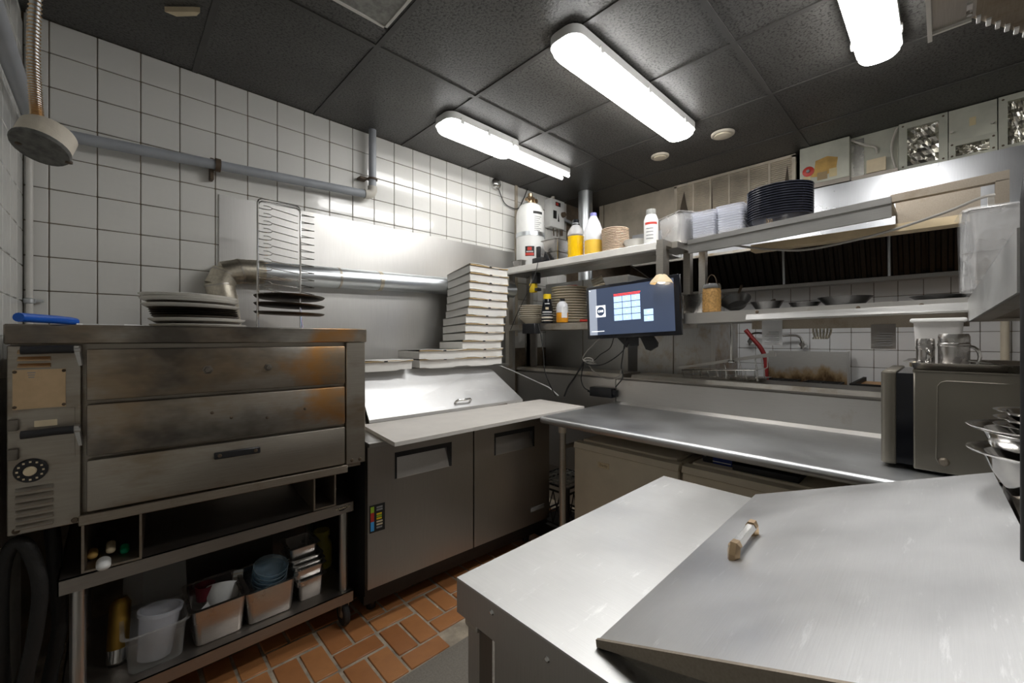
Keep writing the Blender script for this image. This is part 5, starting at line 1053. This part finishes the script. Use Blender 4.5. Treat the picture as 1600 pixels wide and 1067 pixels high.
# hex-profile handle on the lid
p0_, p1_ = Vector((*nl(0.955, 0.312), 0.932)), Vector((*nl(1.105, 0.318), 0.932))
hb = B(); hx_ = 0.0115
hb.tube([p0_, p1_], hx_, 6)
hd = obj('handle', hb, 'chrome', lid, False)
for p in (p0_, p1_):
    s = 1 if p is p0_ else -1
    obj('handle_end', B().tube([p + Vector((0.0, 0, -0.034)), p + Vector((0.0, 0, -0.012)), p + Vector((0.004 * s, 0, 0.004)), p + Vector((0.016 * s, 0, 0.002))], 0.0125, 6), 'brass', lid, False)
# stacked bowls on the rear ledge
BX, BY = 1.355, -0.155
for k, (z0, r, h, lab) in enumerate(((1.046, 0.125, 0.10, 'lowest wide steel bowl of the stack on the prep counter ledge'), (1.095, 0.125, 0.10, 'second wide steel bowl of the stack on the prep counter ledge'), (1.165, 0.085, 0.035, 'lowest small steel dish in the bowl stack'), (1.18, 0.085, 0.035, 'middle small steel dish in the bowl stack'), (1.195, 0.085, 0.035, 'topmost small steel dish in the bowl stack'))):
    solo('steel_bowl', B().lathe([(0, 0), (r * 0.45, 0), (r * 0.7, h * 0.55), (r * 0.8, h * 0.88), (r * 0.98, h * 0.96), (r, h * 0.99), (r * 0.98, h), (r * 0.78, h * 0.93), (r * 0.66, h * 0.58), (r * 0.42, 0.006), (0, 0.005)], (0, 0, 0), 40), 'chrome', lab, 'bowl', (BX, BY, z0), 0, 'steel bowls on the ledge')
t = thing('shelf_post', 'black upright post standing on the prep counter ledge', 'post', (0.953, -0.125, 1.045))
obj('post', B().tube([(0, 0.037, 1.045), (0, 0.037, 1.58), (0.002, 0.034, 1.62), (0.004, 0.02, 1.645), (0.006, -0.01, 1.655), (0.006, -0.15, 1.66)], 0.0125, 14), 'black_plastic', t)

# ================================================================== COOKING LINE BEYOND THE PASS
for y0, y1, z1, lab, mt in ((1.80, 2.70, 1.9, 'tall grey steel cabinet side behind the pass', 'steel_worn'), (1.115, 1.715, 1.5, 'rust-streaked steel cabinet behind the screen bracket', 'rust_steel')):
    t = thing('steel_cabinet', lab, 'cabinet', (3.05, (y0 + y1) / 2, 0.0)); h = (y1 - y0) / 2
    obj('body', B().box(0.0, 0.45, -h, h, 0.0, z1), mt, t, False)
    obj('edge_trim', B().box(-0.004, 0.0, -h, -h + 0.03, 0.9, z1), 'steel_panel', t, False)
    obj('seam', B().box(-0.003, 0.0, 0.0, 0.008, 0.9, z1), 'steel_dark', t, False)
solo('end_panel', B().box(2.80, 2.82, 2.60, 2.74, 1.118, 1.49), 'steel_door', 'narrow steel end panel on the pass ledge beside the tiled corner', 'panel')
rg = thing('gas_range', 'gas range with scorched steel backguard and black grates', 'stove', (4.0, 0.885, 0.0))
obj('body', B().box(-0.15, 0.63, -0.34, 0.33, 0.1, 0.965), 'steel_dark', rg, False)
for x in (-0.1, 0.55):
    for y in (-0.3, 0.28): obj('leg', B().cyl((x, y, 0), (x, y, 0.11), 0.022, seg=10), 'steel_dark', rg)
obj('backguard', B().box(0.60, 0.63, -0.30, 0.302, 0.96, 1.257), 'scorched', rg, False); obj('guard_end', B().box(0.57, 0.63, -0.312, -0.30, 0.96, 1.262), 'steel_panel', rg, False)
for cx in (0.05, 0.38):
    for cy in (-0.16, 0.15):
        gr = B()
        for k in range(4):
            q = k * PI / 4; gr.box(-0.11, 0.11, -0.006, 0.006, 0, 0.014) if k == 0 else gr.tube([(-0.11 * math.cos(q), -0.11 * math.sin(q), 0.007), (0.11 * math.cos(q), 0.11 * math.sin(q), 0.007)], 0.006, 5)
        gr.box(-0.125, 0.125, -0.13, -0.118, 0, 0.014).box(-0.125, 0.125, 0.118, 0.13, 0, 0.014).box(-0.13, -0.118, -0.13, 0.13, 0, 0.014).box(0.118, 0.13, -0.13, 0.13, 0, 0.014)
        gr.xf(Matrix.Translation((cx, cy, 0.99))); obj('grate', gr, 'black_soot', rg, False)
        obj('burner', B().lathe([(0, 0.985), (0.03, 0.985), (0.04, 0.965), (0, 0.965)], (cx, cy, 0), 14), 'iron_brown', rg)
t = thing('griddle', 'griddle with rust-orange surface beside the range', 'griddle', (4.1, 0.22, 0.0))
obj('body', B().box(-0.25, 0.5, -0.5, 0.30, 0.0, 0.985), 'steel_dark', t, False); obj('plate', B().box(-0.2, 0.45, -0.46, 0.24, 0.985, 1.02), 'copper_rust', t, False); obj('rim', B().box(-0.25, -0.2, -0.5, 0.26, 0.985, 1.05).box(-0.2, 0.5, 0.24, 0.26, 0.985, 1.05), 'black_soot', t, False)
# fry basket lying on the ledge
t = thing('fry_basket', 'wire fry basket with long flat handle lying on the pass ledge', 'basket', (2.84, 1.0, 1.118))
fbm = B(); 
def Lz(y): return 1.172 + (1.27 - (y + 1.0)) * 0.19
obj('handle', B().hexa([(-0.02, 0.27, 1.168), (0.03, 0.27, 1.168), (0.02, -0.30, 1.272), (-0.01, -0.30, 1.272), (-0.02, 0.27, 1.182), (0.03, 0.27, 1.182), (0.02, -0.30, 1.296), (-0.01, -0.30, 1.296)]), 'steel_y', t, False)
obj('wire_frame', B().tube([(-0.09, 0.22, 1.165), (-0.09, -0.22, 1.19), (0.09, -0.22, 1.19), (0.09, 0.22, 1.165), (-0.09, 0.22, 1.165)], 0.004, 6), 'chrome', t)
for k in range(9):
    y = 0.22 - k * 0.055; zt = 1.166 + k * 0.003
    obj('wire', B().tube([(-0.09, y, zt), (-0.075, y - 0.006, 1.122), (0.075, y - 0.006, 1.122), (0.09, y, zt)], 0.0026, 6), 'chrome', t)
for k in range(3): obj('leg', B().tube(smooth_path([(-0.03, -0.02 - k * 0.09, 1.222 + k * 0.018), (-0.035, -0.035 - k * 0.09, 1.19), (-0.04, -0.04 - k * 0.09, 1.121)], 4), 0.0035, 6), 'chrome', t)
obj('hook', B().tube([(-0.02, -0.235, 1.265), (-0.02, -0.238, 1.205), (-0.02, -0.252, 1.195), (-0.02, -0.266, 1.205), (-0.02, -0.266, 1.268)], 0.0035, 6), 'white_edge', t)
t = thing('fryer_tray', 'shallow steel drip tray on the ledge under the fry basket', 'tray', (2.86, 0.86, 1.118), R(90)); obj('tray', pan_b(0.22, 0.13, 0.022, 0.008, 0.9, z0=1.118), 'pan_steel', t)
# pot fillers on the far tiles
for (y, z, dy, lab) in ((1.36, 1.345, -0.16, 'chrome swing faucet on the far tiled wall behind the red hose'), (0.92, 1.32, 0.20, 'chrome swing faucet on the far tiled wall above the backguard')):
    t = thing('pot_filler', lab, 'faucet', (4.72, y, z))
    obj('body', B().cyl((-0.10, 0, z), (0, 0, z), 0.022, seg=12).cyl((-0.085, -0.0, z - 0.04), (-0.085, 0.0, z + 0.03), 0.016, seg=12), 'chrome', t)
    obj('spout', B().tube(smooth_path([(-0.09, 0, z + 0.02), (-0.10, dy * 0.1, z + 0.07), (-0.12, dy * 0.4, z + 0.085), (-0.14, dy, z + 0.075)], 4), 0.011, 8), 'chrome', t)
    obj('lever', B().cyl((-0.085, -0.035, z - 0.02), (-0.085, 0.035, z - 0.02), 0.008, seg=8), 'white_plastic', t)
solo('red_hose', B().tube(smooth_path([(4.0, 1.21, 1.45), (4.0, 1.15, 1.37), (4.0, 1.09, 1.29), (4.0, 1.055, 1.19), (4.0, 1.05, 1.02)], 5), 0.018, 10), 'red_hose', 'dark red rubber hose curving down behind the fry basket', 'hose')
t = thing('service_pipe', 'cream vertical pipe pair on the far tiles beyond the microwave', 'pipe', (4.66, -0.30, 0.9))
for y, r in ((0.0, 0.022), (-0.16, 0.03)): obj('pipe', B().cyl((0, y, 0.9), (0, y, 1.95), r, seg=12), 'cream_plastic', t)

# ------------------------------------------------------------------ exhaust hood
hdT = thing('exhaust_hood', 'long stainless exhaust hood with baffle filters over the cooking line', 'hood', (3.72, 0.8, 1.85))
HY0, HY1 = -1.6, 1.35
obj('front_panel', B().box(0.0, 0.02, HY0, -0.03, 2.095, 2.475), 'hood_steel', hdT, False); obj('front_lip', B().box(-0.012, 0.02, HY0, HY1 - 0.02, 2.085, 2.105), 'steel_grease', hdT, False)
obj('front_panel', B().box(0.0, 0.02, -0.03, HY1, 2.095, 2.395), 'hood_steel', hdT, False)
obj('roof', B().box(0.02, 1.0, HY0, HY1, 2.375, 2.395), 'steel_dark', hdT, False); obj('end_wall', B().prism([(0.0, 2.095), (1.0, 1.85), (1.0, 2.37), (0, 2.37)], 'y', HY1, HY1 + 0.015), 'steel_dark', hdT, False)
obj('rear_gutter', B().box(0.86, 1.0, HY0, HY1, 1.855, 1.885), 'steel_panel', hdT, False)
fp0, fp1 = (0.62, 2.35), (0.90, 1.88)
dx, dz = fp1[0] - fp0[0], fp1[1] - fp0[1]; ln = math.hypot(dx, dz); ux, uz = dx / ln, dz / ln; nx, nz = uz, -ux
obj('plenum', B().prism([(0.64, 2.36), (0.99, 2.36), (0.99, 1.87), (0.92, 1.87)], 'y', HY0, HY1), 'filter_steel', hdT, False)
fi = 0; y = HY1 - 0.02
while y > -0.75:
    yb = y - 0.40
    ft = obj('filter', B().hexa([(fp0[0], y, fp0[1]), (fp1[0], y, fp1[1]), (fp1[0], yb, fp1[1]), (fp0[0], yb, fp0[1]), (fp0[0] + 0.02, y, fp0[1] + 0.01), (fp1[0] + 0.02, y, fp1[1] + 0.01), (fp1[0] + 0.02, yb, fp1[1] + 0.01), (fp0[0] + 0.02, yb, fp0[1] + 0.01)]), 'filter_steel', hdT, False)
    for k in range(6):
        c0 = y - 0.01 - k * 0.0655
        ba = B(); pr2 = [(c0, 0.0), (c0 - 0.008, 0.022), (c0 - 0.036, 0.022), (c0 - 0.044, 0.0)]
        A = [ba.bm.verts.new((fp0[0] + nx * q, w_, fp0[1] + nz * q)) for w_, q in pr2]; C = [ba.bm.verts.new((fp1[0] + nx * q - ux * .02, w_, fp1[1] + nz * q - uz * .02)) for w_, q in pr2]
        for i in range(4): ba.bm.faces.new((A[i], A[(i + 1) % 4], C[(i + 1) % 4], C[i]))
        ba.bm.faces.new(A[::-1]); ba.bm.faces.new(C)
        obj('baffle', ba, 'filter_steel', ft, False)
    y = yb - 0.006
for y in (1.0 - 0.8, 0.30 - 0.8): obj('grease_pipe', B().cyl((0.58, y, 2.25), (0.62, y, 1.86), 0.011, seg=10), 'galvanised', hdT)

# ------------------------------------------------------------------ ducts and boxes above the hood
t = thing('soffit_panel', 'stained beige panel above the shelf beside the louvred grille', 'panel', (3.77, 2.15, 2.30)); obj('panel', B().box(0, 0.03, -0.41, 0.42, 2.30, 2.79), 'panel_beige', t, False); obj('joint', B().box(-0.002, 0.0, 0.36, 0.366, 2.3, 2.79), 'soot_line', t, False)
t = thing('air_grille', 'beige louvred air grille with soot streaks under the ceiling', 'grille', (3.77, 1.265, 2.45))
obj('backing', B().box(0.02, 0.03, -0.47, 0.47, 2.47, 2.78), 'grille_paint', t, False)
obj('frame', B().box(-0.012, 0.02, -0.475, 0.475, 2.765, 2.787).box(-0.012, 0.02, 0.45, 0.475, 2.45, 2.78).box(-0.012, 0.02, -0.475, -0.45, 2.45, 2.78).box(-0.012, 0.02, -0.475, 0.475, 2.45, 2.475), 'grille_paint', t, False)
for y in (1.569, 1.42, 1.267, 1.115, 0.967): obj('mullion', B().box(-0.008, 0.02, y - 1.265 - 0.008, y - 1.265 + 0.008, 2.47, 2.77), 'grille_paint', t, False)
lvm = None
for k in range(19):
    z = 2.478 + k * 0.0152
    b = B().prism([(-0.004, z), (0.001, z + 0.0125), (0.005, z + 0.0125), (0.003, z)], 'y', -0.45, 0.45)
    # prism on axis y takes (x, z)
    obj('louver', b, 'grille_paint', t, False)
for y, w_ in ((0.385, 0.10), (-0.42, 0.05), (0.14, 0.012), (-0.15, 0.012), (-0.3, 0.015)): obj('soot_streak', B().prism([(y - w_ / 2, 2.47), (y + w_ / 2, 2.47), (y + w_ * 0.3, 2.60), (y, 2.72), (y - w_ * 0.2, 2.60)], 'x', -0.0062, -0.005), 'soot_line', t, False)
obj('sill', B().box(-0.02, 0.03, -0.475, 0.475, 2.398, 2.455), 'panel_beige', t, False)
t = thing('control_cabinet', 'pale green electrical cabinet with red dial and orange stains above the hood', 'electrical box', (3.70, 0.605, 2.505))
eb = obj('case', B().box(0.0, 0.20, -0.145, 0.147, 2.508, 2.787, 0.003, 1), 'duct_paint', t)
obj('base_rail', B().box(0.0, 0.06, -0.145, 0.147, 2.477, 2.508), 'steel_dark', t, False)
obj('stain', B().prism([(0.08, 2.56), (0.0, 2.545), (-0.07, 2.58), (-0.08, 2.66), (-0.02, 2.685), (0.05, 2.67), (0.055, 2.62)], 'x', -0.0012, 0.0), 'stain_orange', eb, False); obj('stain', B().box(-0.0014, 0, -0.02, 0.04, 2.525, 2.58), 'stain_tan', eb, False); obj('tape', B().box(-0.0018, 0, -0.075, -0.03, 2.53, 2.59), 'paper_tan', eb, False); obj('tape', B().box(-0.0018, 0, 0.08, 0.125, 2.53, 2.57), 'paper_tan', eb, False)
ry = Matrix.Rotation(R(-90), 4, 'Y')
obj('dial', B().lathe([(0, 0.008), (0.024, 0.008), (0.036, 0.004), (0.036, 0), (0, 0)], (0.0, 0.093, 2.605), 24, ry), 'red', eb); obj('knob', B().lathe([(0, 0.022), (0.010, 0.022), (0.012, 0.006), (0, 0.006)], (0.0, 0.093, 2.605), 16, ry), 'ink_grey', eb)
t = thing('duct_box', 'grey duct panel with bent conduit and small cream plate above the hood', 'panel', (3.77, 0.33, 2.48))
obj('sheet', B().box(0.0, 0.02, -0.115, 0.13, 2.48, 2.79), 'duct_paint', t, False); obj('foil_strip', B().box(-0.004, 0.0, 0.06, 0.128, 2.50, 2.77), 'foil', t, False); obj('cream_plate', B().box(-0.03, 0.0, -0.055, 0.045, 2.51, 2.60), 'ivory', t, False)
obj('conduit', B().tube(smooth_path([(-0.02, 0.13, 2.77), (-0.02, 0.05, 2.71), (-0.02, 0.0, 2.68), (0.0, -0.008, 2.64)], 5), 0.008, 8), 'fitting', t); obj('wire', B().tube(smooth_path([(-0.02, -0.11, 2.77), (-0.02, -0.085, 2.68), (-0.02, -0.085, 2.6), (-0.02, -0.105, 2.49)], 5), 0.007, 8), 'fitting', t)
obj('base_rail', B().box(-0.05, 0.0, -0.115, 0.125, 2.477, 2.50), 'steel_dark', t, False)
def foil_frame(y0, y1, z0, z1, lab, bar=0.04):
    t = thing('foil_duct', lab, 'duct', (3.745, (y0 + y1) / 2, z0)); h = (y1 - y0) / 2
    obj('frame', B().box(0, 0.03, -h, -h + bar, z0, z1).box(0, 0.03, h - bar, h, z0, z1).box(0, 0.03, -h + bar, h - bar, z1 - bar, z1).box(0, 0.03, -h + bar, h - bar, z0, z0 + bar * 0.5), 'duct_paint', t, False)
    b = B(); ny, nz_ = 9, 12; w0, w1 = -h + bar, h - bar
    g_ = [[b.bm.verts.new((0.025 + random.uniform(-.012, .012), w0 + (w1 - w0) * i / ny, z0 + (z1 - z0) * j / nz_)) for i in range(ny + 1)] for j in range(nz_ + 1)]
    for j in range(nz_):
        for i in range(ny): b.bm.faces.new((g_[j][i], g_[j][i + 1], g_[j + 1][i + 1], g_[j + 1][i]))
    o = obj('foil', b, 'foil', t, False)
    for z in (z0 + 0.02, z1 - 0.02):
        for s in (-1, 1): obj('screw', B().lathe([(0, 0.004), (0.004, 0.003), (0.006, 0), (0, 0)], (0.0, s * (h - bar / 2), z), 8, ry), 'iron_brown', t)
foil_frame(-0.012, 0.212, 2.482, 2.787, 'wide duct opening framed in pale metal and filled with crinkled foil'); foil_frame(-0.213, -0.015, 2.482, 2.592, 'low duct opening with foil under the blank access panel', 0.03); foil_frame(-0.36, -0.217, 2.482, 2.787, 'narrow duct opening with foil beside the blank access panel', 0.035)
t = thing('access_panel', 'blank green-grey access panel with paper tag above the hood', 'panel', (3.75, -0.114, 2.592)); obj('sheet', B().box(0, 0.02, -0.098, 0.098, 2.594, 2.787), 'duct_paint', t, False); obj('tag', B().box(-0.002, 0, -0.015, 0.012, 2.665, 2.715), 'paper_tan', t, False)
for y in (-0.08, 0.085): obj('wing_nut', B().cyl((-0.02, y, 2.65), (0, y, 2.65), 0.008, seg=8), 'fitting', t)
solo('duct_box', B().box(3.75, 3.78, -1.6, -0.365, 2.482, 2.787), 'duct_paint', 'plain duct panel running on past the narrow foil opening', 'panel')

for o in bpy.data.objects:
    if '_z' in o: del o['_z']
